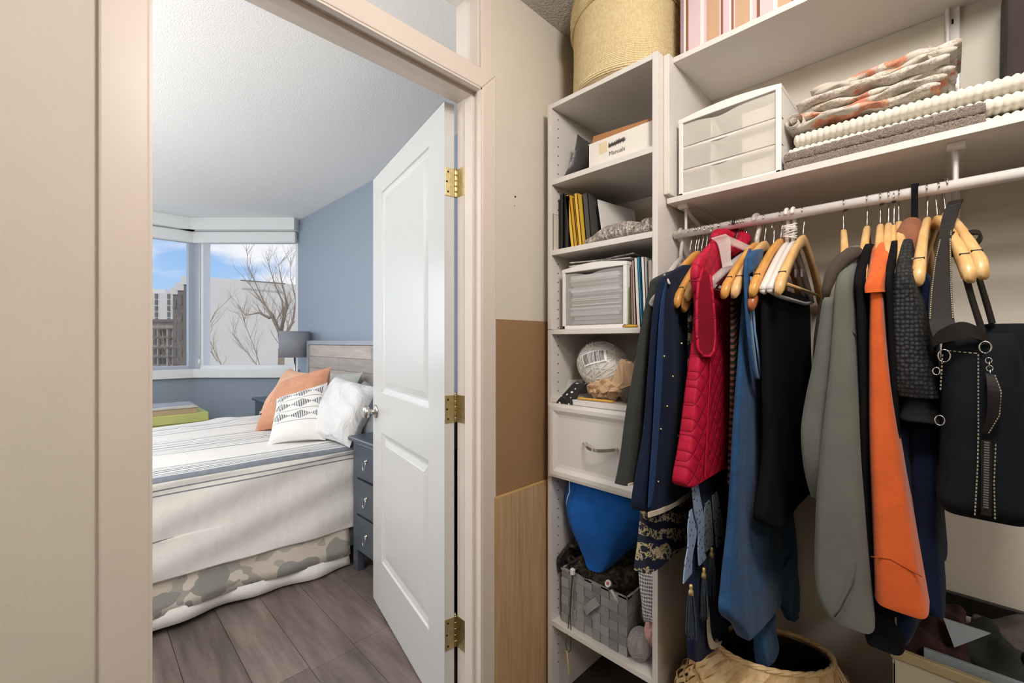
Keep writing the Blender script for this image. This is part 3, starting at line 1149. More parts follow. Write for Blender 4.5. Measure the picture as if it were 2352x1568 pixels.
# ---- lamp
lt = thing('table_lamp', 'table lamp with grey drum shade on the far nightstand', 'lamp', (1.30, 4.16, 0.745))
lx, ly = 1.385, 4.145
MB().lathe((lx, ly, 0.745), [(0.001, 0), (0.06, 0), (0.06, 0.012), (0.012, 0.02), (0.001, 0.02)], 24).build('base', M_nickel, lt, smooth=True)
MB().tube([(lx, ly, 0.76), (lx, ly, 1.18)], 0.008, 10).build('pole', M_nickel, lt, smooth=True)
M_shade = fabric('grey_lamp_shade', '#8f929a', 0.08, 260, 0.6, 0.05, 120)
o = MB().rings([[(lx + 0.126 * math.cos(a), ly + 0.126 * math.sin(a), z) for a in [2 * PI * q / 40 for q in range(40)]] for z in (1.115, 1.346)], True, False, False).build('shade', M_shade, lt, smooth=True)
sm = o.modifiers.new('thick', 'SOLIDIFY')
sm.thickness = 0.003

# ---- lime storage chest with boxed game and book
M_lime = plain('lime_paint', '#c9cd7d', 0.5, var=0.04)
gt = thing('storage_chest', 'lime green chest beneath the window beyond the bed', 'chest', (0.3, 4.65, 0))
box('body', (-0.4, 4.43, 0.02), (0.775, 4.86, 0.585), M_lime, gt, 0.004)
box('lid', (-0.415, 4.415, 0.587), (0.79, 4.875, 0.66), M_lime, gt, 0.005)
for x in (-0.35, 0.72):
    for y in (4.48, 4.81):
        box('foot', (x - 0.03, y - 0.03, 0), (x + 0.03, y + 0.03, 0.022), M_lime, gt)
M_card = plain('kraft_card', '#b9a285', 0.8, var=0.05)
M_cover = plain('pale_book_cover', '#c9c3bd', 0.5, var=0.15, vscale=14)
gb = thing('game_box', 'flat tan box lying on the lime green chest', 'box', (0.45, 4.6, 0.66))
box('box_base', (0.19, 4.45, 0.660), (0.715, 4.78, 0.702), M_card, gb, 0.002)
box('lid', (0.185, 4.445, 0.704), (0.72, 4.785, 0.716), M_cover, gb, 0.002)
bk = thing('magazine', 'grey magazine lying open on the flat tan box', 'magazine', (0.5, 4.6, 0.717))
box('pages', (0.32, 4.48, 0.717), (0.70, 4.75, 0.724), M_pwhite, bk, 0)
box('cover', (0.318, 4.478, 0.7245), (0.702, 4.752, 0.727), M_psteel, bk, 0)

# navy hamper behind the door
hp = thing('laundry_hamper', 'dark navy fabric hamper in the gap behind the open door', 'hamper', (1.3, 1.42, 0))
M_navyf = fabric('navy_canvas', '#2d3644', 0.15, 500, 0.4)
box('body', (1.13, 1.20, 0.0), (1.50, 1.62, 0.80), M_navyf, hp, 0.02)
box('rim', (1.12, 1.19, 0.80), (1.51, 1.63, 0.93), M_dk, hp, 0.015)

# ================================================================ closet furniture
TX = 1.17           # front of the tower
TY0, TY1 = 0.583, 0.993
tw = thing('shelving_tower', 'tall white shelving tower with one drawer beside the doorway', 'shelving', (1.34, 0.79, 0))
PT = 0.017
ZS = 1.296          # joint between the two stacked units
for z0, z1 in ((0, ZS - 0.001), (ZS + 0.001, 2.084)):
    box('side_panel', (TX, TY0, z0), (XB - 0.002, TY0 + PT, z1), M_mela, tw, 0.001)
    box('side_panel', (TX, TY1 - PT, z0), (XB - 0.002, TY1, z1), M_mela, tw, 0.001)
yi0, yi1 = TY0 + PT, TY1 - PT
for zt, th in ((2.0835, 0.016), (1.818, 0.018), (1.573, 0.018), (1.296, 0.016), (1.061, 0.018), (0.283, 0.018)):
    box('shelf', (TX + 0.002, yi0 + 0.0003, zt - th), (XB - 0.01, yi1 - 0.0003, zt), M_mela, tw, 0.001)
# drawer with raised frame front
dr = MB()
dz0, dz1, dy0, dy1, dx = 0.792, 1.043, 0.592, 0.978, TX - 0.018
prof = [(0, 0), (0.010, -0.003), (0.022, -0.003), (0.036, 0.004), (0.046, 0.006), (0.05, 0.006)]
rings = [[(TX - 0.001, a, b) for a, b in ((dy0, dz0), (dy1, dz0), (dy1, dz1), (dy0, dz1))]]
rings += [[(dx + n + 0.003, a, b) for a, b in ((dy0 + i, dz0 + i), (dy1 - i, dz0 + i), (dy1 - i, dz1 - i), (dy0 + i, dz1 - i))] for i, n in prof]
dr.rings(rings)
dr.box((TX, dy0 + 0.012, dz0 + 0.02), (XB - 0.05, dy1 - 0.012, dz1 - 0.03))
drawer = dr.build('drawer', M_mela, tw)
pts = []
for q in range(13):
    a = q / 12
    pts.append((dx - 0.004 - 0.026 * math.sin(PI * a), lerp(0.822, 0.710, a), 0.928 - 0.006 * math.sin(PI * a)))
hd_ = MB().ribbon(pts, (0, 0, 1), 0.010, 0.005)
hd_.lathe((dx + 0.012, 0.822, 0.928), [(0.005, 0), (0.005, 0.018)], 8, (-1, 0, 0)).lathe((dx + 0.012, 0.710, 0.928), [(0.005, 0), (0.005, 0.018)], 8, (-1, 0, 0))
o = hd_.build('handle', M_chrome, drawer)
o['label'] = 'curved chrome drawer handle'
# shelf-pin holes
mb = MB()
for yy, ny in ((yi1, -1), (yi0, 1)):
    for xx in (TX + 0.037, TX + 0.29):
        z = 0.12
        while z < 2.05:
            if not 0.79 < z < 1.06:
                mb.lathe((xx, yy + ny * 0.0003, z), [(0.0028, 0), (0.002, 0.0002)], 7, (0, ny, 0))
            z += 0.032
o = mb.build('pin_holes', M_hole, tw)
o['kind'] = 'stuff'
# outlet cut-out in the left side
mb = MB()
mb.box((TX + 0.008, yi1 - 0.0012, 1.562), (TX + 0.052, yi1 - 0.0003, 1.702))
mb.build('cutout_edge', M_hole, tw)
box('cutout_patch', (TX + 0.0095, yi1 - 0.002, 1.5635), (TX + 0.06, yi1 - 0.0011, 1.7005), M_wall, tw, 0)

# hanging shelf unit on the right
hu = thing('hanging_shelf_unit', 'two long white wall shelves above the clothes rail', 'shelf', (1.37, 0.1, 1.655))
box('side_panel', (1.205, 0.566, 1.681), (XB - 0.002, 0.582, 2.084), M_mela, hu, 0.001)
box('shelf', (1.215, -1.895, 1.655), (XB - 0.001, 0.577, 1.671), M_mela, hu, 0.001)
box('shelf', (1.232, -1.895, 2.068), (XB - 0.001, 0.566, 2.084), M_mela, hu, 0.001)


def bracket(y, z):
    """shelf bracket: rail under the shelf and a diagonal arm"""
    mb = MB()
    mb.box((1.245, y - 0.013, z - 0.003), (XB - 0.001, y + 0.013, z - 0.0002))
    mb.box((1.245, y - 0.013, z - 0.012), (1.26, y + 0.013, z - 0.003))
    mb.tube([(1.27, y, z - 0.012), (1.38, y, z - 0.045), (1.512, y, z - 0.088)], 0.006, 8)
    mb.tube([(1.27, y, z - 0.004), (1.27, y, z - 0.078)], 0.004, 6)
    b = mb.build('bracket', M_wmetal, hu)
    MB().lathe((1.285, y, z - 0.0031), [(0.004, 0), (0.003, -0.001)], 8).build('screw', M_hole, b)
    return b


bracket(0.545, 1.655)
bracket(-0.012, 1.655)
bracket(-0.95, 1.655)
sd = MB().box((XB - 0.012, -0.022, 1.50), (XB - 0.001, 0.004, ZC - 0.02)).build('wall_standard', M_wmetal, hu, bevel=0.002)
sb = MB()
z = 1.53
while z < 2.4:
    sb.box((XB - 0.0126, -0.011, z), (XB - 0.0118, -0.007, z + 0.012))
    z += 0.05
o = sb.build('slots', M_hole, sd)
o['kind'] = 'stuff'
MB().tube([(XB - 0.018, -0.002, 1.80), (XB - 0.018, 0.0, 2.2), (XB - 0.018, 0.001, 2.42)], 0.004, 6).build('cable', M_wmetal, hu)

# clothes rail
RX, RZ = 1.27, 1.574
o = MB().tube([(RX, 0.58, RZ), (RX, -1.895, RZ)], 0.0118, 20).build('clothes_rail', M_wmetal, None, smooth=True)
setp(o, 'white metal clothes rail under the long shelf', 'rail')
for yy in (0.168, 0.103, 0.083):
    MB().lathe((RX - 0.002, yy, RZ - 0.0113), [(0.004, 0.0), (0.004, -0.003), (0.001, -0.004)], 8).build('rail_screw', M_hole, o)

# ================================================================ things on the tower and shelves
# ---- woven storage basket on top
def woven(name, c1, c2, scale):
    t = NT(name)
    v = t.coord('Object')
    a = t.n.new('ShaderNodeTexWave')
    a.wave_type = 'BANDS'
    a.bands_direction = 'Z'
    a.inputs['Scale'].default_value = scale
    a.inputs['Distortion'].default_value = 1.2
    a.inputs['Detail Scale'].default_value = 3
    t.link(v, a.inputs['Vector'])
    n = t.noise(t.coord('Object', (1, 1, 0.35)), 260, 3)
    h = t.math('ADD', a.outputs['Fac'], t.math('MULTIPLY', n, 1.2))
    st = t.noise(v, 9, 4)
    col = t.ramp(n, [(0.3, C(c1)), (0.7, C(c2))])
    stain = t.ramp(st, [(0.62, (0, 0, 0, 1)), (0.78, (1, 1, 1, 1))])
    t.link(t.mix(t.math('MULTIPLY', stain, 0.5), col, C('#b08a50')), t.p.inputs['Base Color'])
    t.p.inputs['Roughness'].default_value = 0.85
    t.bump(h, 0.6, 0.003)
    return t.m


M_weave = woven('straw_weave', '#dcc08a', '#f0dcae', 60)
sb_ = thing('straw_basket', 'soft straw coloured woven basket with folded cuff on top of the shelving tower', 'basket', (1.335, 0.775, 2.084))


def soft_ring(cx, cy, r, z, wob, ph, n=48, tilt=0.0):
    out = []
    for q in range(n):
        a = 2 * PI * q / n
        rr = r * (1 + wob * math.sin(2 * a + ph) + wob * 0.6 * math.sin(5 * a + 2 * ph))
        out.append((cx + rr * math.cos(a), cy + rr * math.sin(a), z + tilt * math.sin(2 * a + ph)))
    return out


rg = [soft_ring(1.335, 0.778, r, z, w_, p) for r, z, w_, p in ((0.04, 2.0845, 0, 0), (0.176, 2.0845, .01, 0), (0.186, 2.10, .012, .3), (0.184, 2.2, .02, .6), (0.183, 2.33, .02, 1.0), (0.176, 2.40, .02, 1.2), (0.170, 2.40, .02, 1.2), (0.172, 2.2, .01, .6), (0.1, 2.11, 0, 0))]
MB().rings(rg).build('body', M_weave, sb_, smooth=True)
rg = [soft_ring(1.335, 0.778, r, z, w_, p, 48, 0.014) for r, z, w_, p in ((0.184, 2.318, .022, 1.0), (0.193, 2.315, .022, 1.0), (0.193, 2.36, .022, 1.1), (0.186, 2.408, .02, 1.2), (0.174, 2.412, .02, 1.2), (0.172, 2.36, .02, 1.2))]
MB().rings(rg, True, False, False).build('cuff', M_weave, sb_, smooth=True)

# ---- striped gift box on the upper shelf
SC = [plain('box_' + n, c, 0.5) for n, c in (('pink', '#d9bfc4'), ('brown', '#8d5f47'), ('cream', '#ece3dc'), ('tan', '#c6a283'), ('mauve', '#a08790'))]
gb = thing('striped_box', 'pink brown and cream striped storage box on the upper shelf', 'box', (1.38, 0.42, 2.084))
seq = [(0.010, 4), (0.006, 2), (0.008, 1), (0.034, 0), (0.010, 2), (0.007, 0), (0.034, 3), (0.004, 0), (0.006, 1), (0.016, 0), (0.005, 2), (0.006, 1), (0.004, 0), (0.036, 3), (0.006, 2), (0.010, 0), (0.008, 1), (0.030, 0), (0.010, 2), (0.030, 3), (0.008, 1), (0.03, 0)]
mb = MB()
y = 0.552
x0, x1, z0, z1 = 1.248, 1.508, 2.0845, 2.36
k = 0
for w_, m in seq:
    mb.cur = m
    q = len(mb.v)
    y2 = y - w_
    mb.v += [(x0, y, z0), (x0, y2, z0), (x0, y2, z1), (x0, y, z1), (x1, y, z0), (x1, y2, z0), (x1, y2, z1), (x1, y, z1)]
    for f in ((0, 1, 2, 3), (4, 7, 6, 5), (0, 4, 5, 1), (3, 2, 6, 7)):
        mb.face([q + i for i in f])
    y = y2
mb.cur = 1
q = len(mb.v)
mb.v += [(x0, 0.552, z0), (x1, 0.552, z0), (x1, 0.552, z1), (x0, 0.552, z1), (x0, y, z0), (x1, y, z0), (x1, y, z1), (x0, y, z1)]
mb.face([q, q + 1, q + 2, q + 3])
mb.face([q + 4, q + 7, q + 6, q + 5])
mb.build('body', SC, gb)
# plaid binding along the lower front edge
mb = MB()
yy = 0.553
k = 0
while yy > y:
    y2 = max(yy - (0.012 if k % 2 else 0.02), y)
    mb.cur = (4, 1, 4, 2)[k % 4]
    mb.box((x0 - 0.0015, y2, z0), (x0 + 0.002, yy, z0 + 0.009))
    yy = y2
    k += 1
mb.build('binding', SC, gb)
mb = MB()
mb.box((x0 - 0.004, y - 0.003, 2.33), (x1, 0.556, 2.395))
mb.build('lid', SC[4], gb, bevel=0.002)

# ---- translucent drawer units
M_trans = clearmat('translucent_drawer', '#f6efe4', 0.40, 0.3)
M_plastic = plain('white_plastic', '#eeeae6', 0.3)


def drawer_unit(name, label, x0, x1, y0, y1, z0, z1, n, col=M_trans, fr=0.013):
    t = thing(name, label, 'drawers', ((x0 + x1) / 2, (y0 + y1) / 2, z0))
    mb = MB()
    # curved top edge over the front
    top = []
    for q in range(13):
        a = q / 12
        top.append((lerp(y1 + 0.001, y0 - 0.001, a), z1 - 0.010 + 0.011 * math.sin(PI * a)))
    mb.box((x0, y0, z0), (x1, y0 + fr, z1 - 0.012)).box((x0, y1 - fr, z0), (x1, y1, z1 - 0.012)).box((x0, y0, z0), (x1, y1, z0 + fr))
    mb.rings([[(x, yy, zz) for yy, zz in top] + [(x, yy, z1 - 0.022) for yy, zz in reversed(top)] for x in (x0 - 0.001, x1 + 0.001)])
    for k in range(1, n):
        zk = z0 + fr + k * (z1 - 0.024 - z0 - fr) / n
        mb.box((x0 + 0.006, y0, zk - 0.007), (x0 + 0.02, y1, zk + 0.001))
    mb.box((x1 - 0.004, y0, z0), (x1, y1, z1 - 0.012))
    mb.build('frame', M_plastic, t, bevel=0.002)
    h = (z1 - 0.024 - z0 - fr) / n
    for k in range(n):
        a = z0 + fr + k * h + 0.001
        b = a + h - 0.003
        m = MB()
        # front with dipped finger edge, body behind
        fy = []
        for q in range(15):
            u = q / 14
            fy.append((lerp(y1 - fr - 0.001, y0 + fr + 0.001, u), b - 0.010 * math.exp(-((u - 0.42) / 0.16) ** 2) * (k < n)))
        m.rings([[(x, yy, zz) for yy, zz in fy] + [(x, yy, a) for yy, zz in reversed(fy)] for x in (x0 + 0.002, x0 + 0.005)])
        m.box((x0 + 0.005, y0 + fr + 0.002, a), (x1 - 0.01, y0 + fr + 0.004, b - 0.004)).box((x0 + 0.005, y1 - fr - 0.004, a), (x1 - 0.01, y1 - fr - 0.002, b - 0.004)).box((x0 + 0.005, y0 + fr + 0.002, a), (x1 - 0.01, y1 - fr - 0.002, a + 0.003))
        d_ = m.build('drawer', col, t)
        if n > 1:
            yd = lerp(y1, y0, 0.34)
            MB().box((x0 + 0.006, yd - 0.004, a + 0.004), (x1 - 0.02, yd, b - 0.012)).box((x0 + 0.03, y0 + fr + 0.006, a + 0.004), (x0 + 0.033, lerp(y1, y0, 0.62), b - 0.014)).build('divider', M_plastic, d_)
    return t


drawer_unit('plastic_drawer_unit', 'white translucent three drawer plastic unit on the long lower shelf', 1.238, 1.50, 0.292, 0.553, 1.6715, 1.907, 3)
M_clear = clearmat('clear_drawer', '#d8d6d4', 0.30, 0.15)
pd = drawer_unit('document_box', 'clear fronted white drawer full of papers in the tower', 1.19, 1.50, 0.694, 0.944, 1.2965, 1.512, 1, M_clear)
rnd = random.Random(9)
PAP = [plain('paper_%d' % i, c, 0.8) for i, c in enumerate(('#eceae6', '#cfcbc4', '#b9a793', '#dfd9d0', '#9b958f', '#c6cdd2'))]
z = 1.3135
k = 0
while z < 1.475:
    h = rnd.choice((0.004, 0.006, 0.008, 0.012))
    nm, lb = ('papers', 'stack of loose papers seen through the clear drawer front')
    o = MB().obox((1.33 + rnd.uniform(-.01, .01), 0.818 + rnd.uniform(-.006, .006), z + h / 2), (0.125, rnd.uniform(-.004, .004), 0), (0, 0.092 + rnd.uniform(0, .008), 0), (0, 0, h / 2 * 0.92)).build('paper_bundle', PAP[rnd.choice((0, 0, 1, 2, 3, 4, 5, 2))], None)
    setp(o, 'paper bundle in the tower drawer, bundle %s' % ('with white sheets' if k % 2 == 0 else 'of mixed sheets'), 'papers', 'papers stacked in the clear drawer')
    o['label'] = 'flat bundle of papers stacked behind the clear drawer front'
    z += h + rnd.choice((0, 0, 0.002))
    k += 1

# ---- magazines on that drawer
for i, (zz, rot, c, lb) in enumerate(((1.5125, 0.05, '#d9d2c8', 'lowest magazine lying open on the clear paper drawer'), (1.5165, -0.08, '#77736f', 'grey middle magazine on the clear paper drawer'), (1.5205, 0.12, '#bdb6ad', 'topmost curled magazine on the clear paper drawer'))):
    m = plain('magazine_cover_%d' % i, c, 0.5, var=0.4, vscale=40)
    mb = MB()
    ca, sa = math.cos(rot), math.sin(rot)
    rings = []
    for q in range(11):
        a = q / 10
        yy = lerp(-0.115, 0.115, a)
        hh = zz + 0.0018 + 0.012 * i / 2 * max(0, 0.35 - a) + 0.002 * math.sin(5 * a + i)
        ring = []
        for xx, dz in ((-0.10, 0), (0.10, 0), (0.10, 0.0032), (-0.10, 0.0032)):
            ring.append((1.31 + xx * ca - yy * sa, 0.815 + xx * sa + yy * ca, hh + dz))
        rings.append(ring)
    o = mb.rings(rings).build('magazine', m, None)
    setp(o, lb, 'magazine', 'magazines on the paper drawer')


# ---- books: each with pages and cover
def book(label, x0, x1, ya, yb, z0, h, cov, group, lean=0.0, pages='#e8e2d8', name='book', cat='book'):
    """upright book, spine towards the room at x0; leans by lean (metres at the top, +y)"""
    t = thing(name, label, cat, ((x0 + x1) / 2, (ya + yb) / 2, z0), group)
    mb = MB()

    def blk(m_, xa, xb, y0, y1, za, zb):
        k = len(m_.v)
        for zz in (za, zb):
            o_ = lean * (zz - z0) / h
            m_.v += [(xa, y0 + o_, zz), (xb, y0 + o_, zz), (xb, y1 + o_, zz), (xa, y1 + o_, zz)]
        for q in ((0, 3, 2, 1), (4, 5, 6, 7), (0, 1, 5, 4), (1, 2, 6, 5), (2, 3, 7, 6), (3, 0, 4, 7)):
            m_.face([k + i for i in q])
    cvr = MB()
    ct = min(0.0025, abs(yb - ya) * 0.2)
    blk(cvr, x0, x1, ya, ya + ct, z0, z0 + h)
    blk(cvr, x0, x1, yb - ct, yb, z0, z0 + h)
    blk(cvr, x0, x0 + 0.003, ya, yb, z0, z0 + h)
    cvr.build('cover', cov, t)
    pg = MB()
    blk(pg, x0 + 0.003, x1 - 0.004, ya + ct, yb - ct, z0 + 0.003, z0 + h - 0.004)
    pg.build('pages', plain('book_pages', pages, 0.85), t)
    return t


M_bkblk = plain('black_book_cloth', '#2d2a28', 0.7, bump=0.3, bscale=400)
M_bkyel = plain('yellow_book_cover', '#e0b441', 0.5)
M_bkyel2 = plain('amber_book_cover', '#cf9c3a', 0.5)
M_bkgrey = plain('charcoal_folder', '#4a4845', 0.6)
M_bkwht = plain('white_folder', '#dedbd6', 0.5)
G2 = 'books on the tower shelf under the manuals box'
zz = 1.5735
book('black book nearest the cabinet side on the shelf of yellow books', 1.195, 1.40, 0.943, 0.958, zz, 0.195, M_bkblk, G2)
book('thin black folder with white edge left of the yellow books', 1.20, 1.42, 0.922, 0.941, zz, 0.185, M_bkblk, G2, pages='#f2f0ec')
book('thick yellow book leaning at the front of its shelf', 1.20, 1.38, 0.898, 0.914, zz, 0.187, M_bkyel, G2, 0.0235)
book('amber yellow book squeezed between two yellow books', 1.215, 1.39, 0.885, 0.8965, zz, 0.178, M_bkyel2, G2, 0.022)
book('yellow book with grey neighbour on its right', 1.205, 1.38, 0.869, 0.884, zz, 0.187, M_bkyel, G2, 0.022)
book('charcoal folder right of the yellow books', 1.225, 1.49, 0.845, 0.8672, zz, 0.186, M_bkgrey, G2, 0.018)
mb = MB()
mb.obox((1.35, 0.815, zz + 0.082), (0.10, -0.012, 0.0), (0, 0.0012, 0), (0, 0.012, 0.081))
setp(mb.build('paper_sheet', M_bkwht, None), 'stiff white card standing behind the knitted scarf', 'card')

# knitted scarf (heap) on that shelf
M_knit = NT('marled_knit')
v_ = M_knit.coord('Object', (60, 60, 110))
wv = M_knit.n.new('ShaderNodeTexWave')
wv.inputs['Scale'].default_value = 1.2
wv.inputs['Distortion'].default_value = 5
wv.inputs['Detail'].default_value = 3
M_knit.link(v_, wv.inputs['Vector'])
ns = M_knit.noise(M_knit.coord('Object', (40, 90, 40)), 1.6, 4, 0.7)
M_knit.link(M_knit.ramp(ns, [(0.36, C('#6d625b')), (0.5, C('#a89d95')), (0.62, C('#ddd6cf'))]), M_knit.p.inputs['Base Color'])
M_knit.p.inputs['Roughness'].default_value = 0.95
M_knit.bump(M_knit.math('ADD', wv.outputs['Fac'], ns), 0.8, 0.004)
M_knit = M_knit.m
mb = MB()
rings = []
for i in range(25):
    a = i / 24
    yy = lerp(0.853, 0.603, a)
    hgt = (0.076 * math.sin(PI * min(1, a * 1.15 + 0.05)) ** 0.55 if a < 0.82 else 0.05) * (0.55 + 0.55 * a) + 0.004
    ring = []
    for q in range(20):
        t = 2 * PI * q / 20
        ring.append((1.29 + 0.095 * math.copysign(abs(math.cos(t)) ** 0.7, math.cos(t)), yy + 0.005 * math.sin(3 * t), 1.574 + hgt * 0.5 + hgt * 0.5 * math.copysign(abs(math.sin(t)) ** 0.6, math.sin(t)) + (0.003 * math.sin(22 * a + 3 * t) if math.sin(t) > 0.2 else 0)))
    rings.append(ring)
setp(mb.rings(rings).build('knitted_scarf', M_knit, None, smooth=True), 'marled grey knitted scarf bundled on the shelf with yellow books', 'scarf')

# right-hand row beside the paper drawer
G3 = 'folders standing beside the paper drawer'
zz = 1.2965
M_green = plain('green_board', '#8f9a4e', 0.5)
M_bkbrown = plain('brown_folder', '#a28f80', 0.7, var=0.1)
M_bkpink = plain('rose_folder', '#c9a49a', 0.6)
M_bkblue = plain('teal_blue_folder', '#2b7ea6', 0.5)
book('thin olive green edged board against the clear paper drawer', 1.20, 1.40, 0.6885, 0.6925, zz, 0.125, M_green, G3)
book('brown card folder between green board and rose folder', 1.205, 1.42, 0.677, 0.687, zz, 0.19, M_bkbrown, G3, 0.004, '#b7a494')
book('rose edged folder beside the brown card folder', 1.20, 1.42, 0.668, 0.675, zz, 0.205, M_bkpink, G3, 0.007)
book('wide white binder left of the blue folder', 1.20, 1.45, 0.652, 0.666, zz, 0.212, M_bkwht, G3, 0.010)
book('teal blue folder among the white ones', 1.197, 1.42, 0.644, 0.651, zz, 0.213, M_bkblue, G3, 0.012)
book('white folder directly right of the blue one', 1.20, 1.42, 0.631, 0.643, zz, 0.212, M_bkwht, G3, 0.010)
book('cream pamphlet bundle next to the tower side', 1.205, 1.40, 0.6135, 0.629, zz, 0.20, PAP[3], G3, 0.004)
M_yel = plain('yellow_plastic', '#d9a637', 0.4)
o = MB().tube([(1.178, 0.700, 1.3015), (1.178, 0.675, 1.3015), (1.180, 0.650, 1.301)], [0.003, 0.0045, 0.003], 8).build('pencil_stub', M_yel, None, smooth=True)
setp(o, 'small yellow crayon lying in front of the folders', 'crayon')

# ---- manuals box on the top tower shelf
M_boxw = plain('white_card', '#e9e3da', 0.7)
M_boxb = plain('brown_card_inside', '#a9764c', 0.8)
mbx = thing('card_box', 'open white cardboard box with handwritten Manuals on its front', 'box', (1.34, 0.73, 1.819))
x0, x1, y0, y1, z0, z1 = 1.20, 1.48, 0.603, 0.842, 1.8185, 1.905
mb = MB()
mb.box((x0, y0, z0), (x0 + 0.003, y1, z1 + 0.002)).box((x1 - 0.003, y0, z0), (x1, y1, z1)).box((x0, y0, z0), (x1, y0 + 0.003, z1)).box((x0, y1 - 0.003, z0), (x1, y1, z1)).box((x0, y0, z0), (x1, y1, z0 + 0.003))
mb.build('walls', M_boxw, mbx)
mb = MB()
mb.rings([[(x0 + 0.005 + d, y0 + 0.003, z1 - 0.02), (x0 + 0.005 + d, y1 - 0.006, z1 - 0.02), (x0 + 0.012 + d, y1 - 0.012, z1 + 0.030), (x0 + 0.010 + d, 0.72, z1 + 0.022), (x0 + 0.010 + d, y0 + 0.003, z1 + 0.014)] for d in (0, 0.0025)])
mb.build('flap', M_boxb, mbx)
mb = MB()
mb.box((x1 - 0.006, y0 + 0.004, z0 + 0.01), (x1 - 0.0035, y1 - 0.004, z1 + 0.03))
mb.build('inner_face', M_boxb, mbx)
box('tape', (x0 - 0.0006, 0.770, 1.862), (x0, 0.800, 1.897), plain('masking_tape', '#e2cda9', 0.7), mbx, 0)
M_ink = plain('ink', '#3a3533', 0.7)
fc = bpy.data.curves.new('lettering', 'FONT')
fc.body = 'Manuals'
fc.size = 0.019
fc.align_x = 'LEFT'
fo = bpy.data.objects.new('lettering_src', fc)
COL.objects.link(fo)
bpy.context.view_layer.update()
me = bpy.data.meshes.new_from_object(fo.evaluated_get(bpy.context.evaluated_depsgraph_get()))
bpy.data.objects.remove(fo)
for v in me.vertices:
    u, w_ = v.co.x, v.co.y
    v.co = (x0 - 0.0007, 0.763 - u * 0.95, 1.846 + w_ + 0.02 * u)
link_obj('lettering', me, M_ink, mbx)
rnd = random.Random(2)
mb = MB()
pts = []
for q in range(70):
    a = q / 69
    pts.append((x0 - 0.0006, 0.764 - 0.058 * a, 1.878 + 0.004 * a + 0.008 * math.sin(q * 1.9) + rnd.uniform(-.002, .002)))
mb.tube(pts, 0.0007, 4)
for dz in (-0.003, 0.001):
    mb.tube([(x0 - 0.0006, 0.766, 1.878 + dz), (x0 - 0.0006, 0.702, 1.882 + dz)], 0.0007, 4)
mb.build('scribble', M_ink, mbx)

# padded grey mailer leaning next to it
M_mail = plain('grey_poly_mailer', '#484543', 0.35, var=0.12, vscale=20, bump=0.5, bscale=14, bdist=0.012)
mb, uv = pillow_mb((1.205, 0.957, 1.822), (1.455, 0.948, 1.822), (1.46, 0.878, 1.955), (1.225, 0.905, 1.972), 0.03, 16, 3, 0.004)
setp(mb.build('padded_mailer', M_mail, None, smooth=True), 'dark grey padded mailer leaning left of the white card box', 'mailer')

# ---- middle shelf: yarn, paper, dotted pouch
M_yarnw = fabric('white_yarn', '#dedad2', 0.05, 90, 0.5, 0.1, 60)
M_film = clearmat('clear_film', '#f5f3ef', 0.16, 0.08)


def yarn_ball(name, label, c, r, sc, m, wound=True, seed=0, film=False, rot=None, ncoil=26):
    t = thing(name, label, 'yarn', c, None)
    b = MB().ball((0, 0, 0), r * 0.985, sc, 24, 16).build('core', m, None, smooth=True)
    rnd = random.Random(seed)
    mb = MB()
    for k in range(ncoil):
        ax = Vector((rnd.gauss(0, 1), rnd.gauss(0, 1), rnd.gauss(0, 0.6))).normalized()
        t1 = ax.orthogonal().normalized()
        t2 = ax.cross(t1)
        off = rnd.uniform(-.45, .45)
        pts = []
        for q in range(28):
            a = 2 * PI * q / 28
            p = ax * off + (t1 * math.cos(a) + t2 * math.sin(a)) * math.sqrt(1 - off * off)
            pts.append((p.x * r * sc[0], p.y * r * sc[1], p.z * r * sc[2]))
        mb.tube(pts, r * 0.028, 5, True)
    w_ = mb.build('strands', m, None, smooth=True)
    obs = [b, w_]
    if film:
        f = MB().ball((0, 0, 0), r * 1.05, sc, 28, 18, 0.015, seed).build('wrapper', M_film, None, smooth=True)
        obs.append(f)
    R_ = (rot or Matrix.Identity(3)).to_4x4()
    for o in obs:
        o.data.transform(Matrix.Translation(Vector(c)) @ R_)
        o.parent = t
        o.matrix_parent_inverse = Matrix.Translation(-Vector(c))
    w_['kind'] = 'stuff'
    return t


rotm = Matrix.Rotation(0.55, 3, 'X')
yb = yarn_ball('yarn_ball', 'large white wrapped yarn ball with barcode label', (1.285, 0.836, 1.168), 0.082, (1.0, 1.24, 0.98), M_yarnw, seed=3, film=True, rot=rotm)
# barcode label on its front
mb, bb = MB(), MB()
M_lab = plain('label_paper', '#f0efec', 0.4)
n0 = Vector((-0.86, -0.10, 0.42)).normalized()
tR = Vector((0.06, -0.93, 0.36)).normalized()
tR = (tR - n0 * tR.dot(n0)).normalized()
tU = n0.cross(tR)
if tU.z < 0:
    tU = -tU
yc_, ysc = Vector((1.285, 0.836, 1.168)), (1.0, 1.24, 0.98)


def on_ball(u, v, r):
    """label coordinates (metres) laid onto the wrapped ball"""
    p = n0 * 0.085 + tR * u + tU * v
    q = rotm.transposed() @ p
    q = Vector((q.x / ysc[0], q.y / ysc[1], q.z / ysc[2])).normalized() * r
    return tuple(yc_ + rotm @ Vector((q.x * ysc[0], q.y * ysc[1], q.z * ysc[2])))


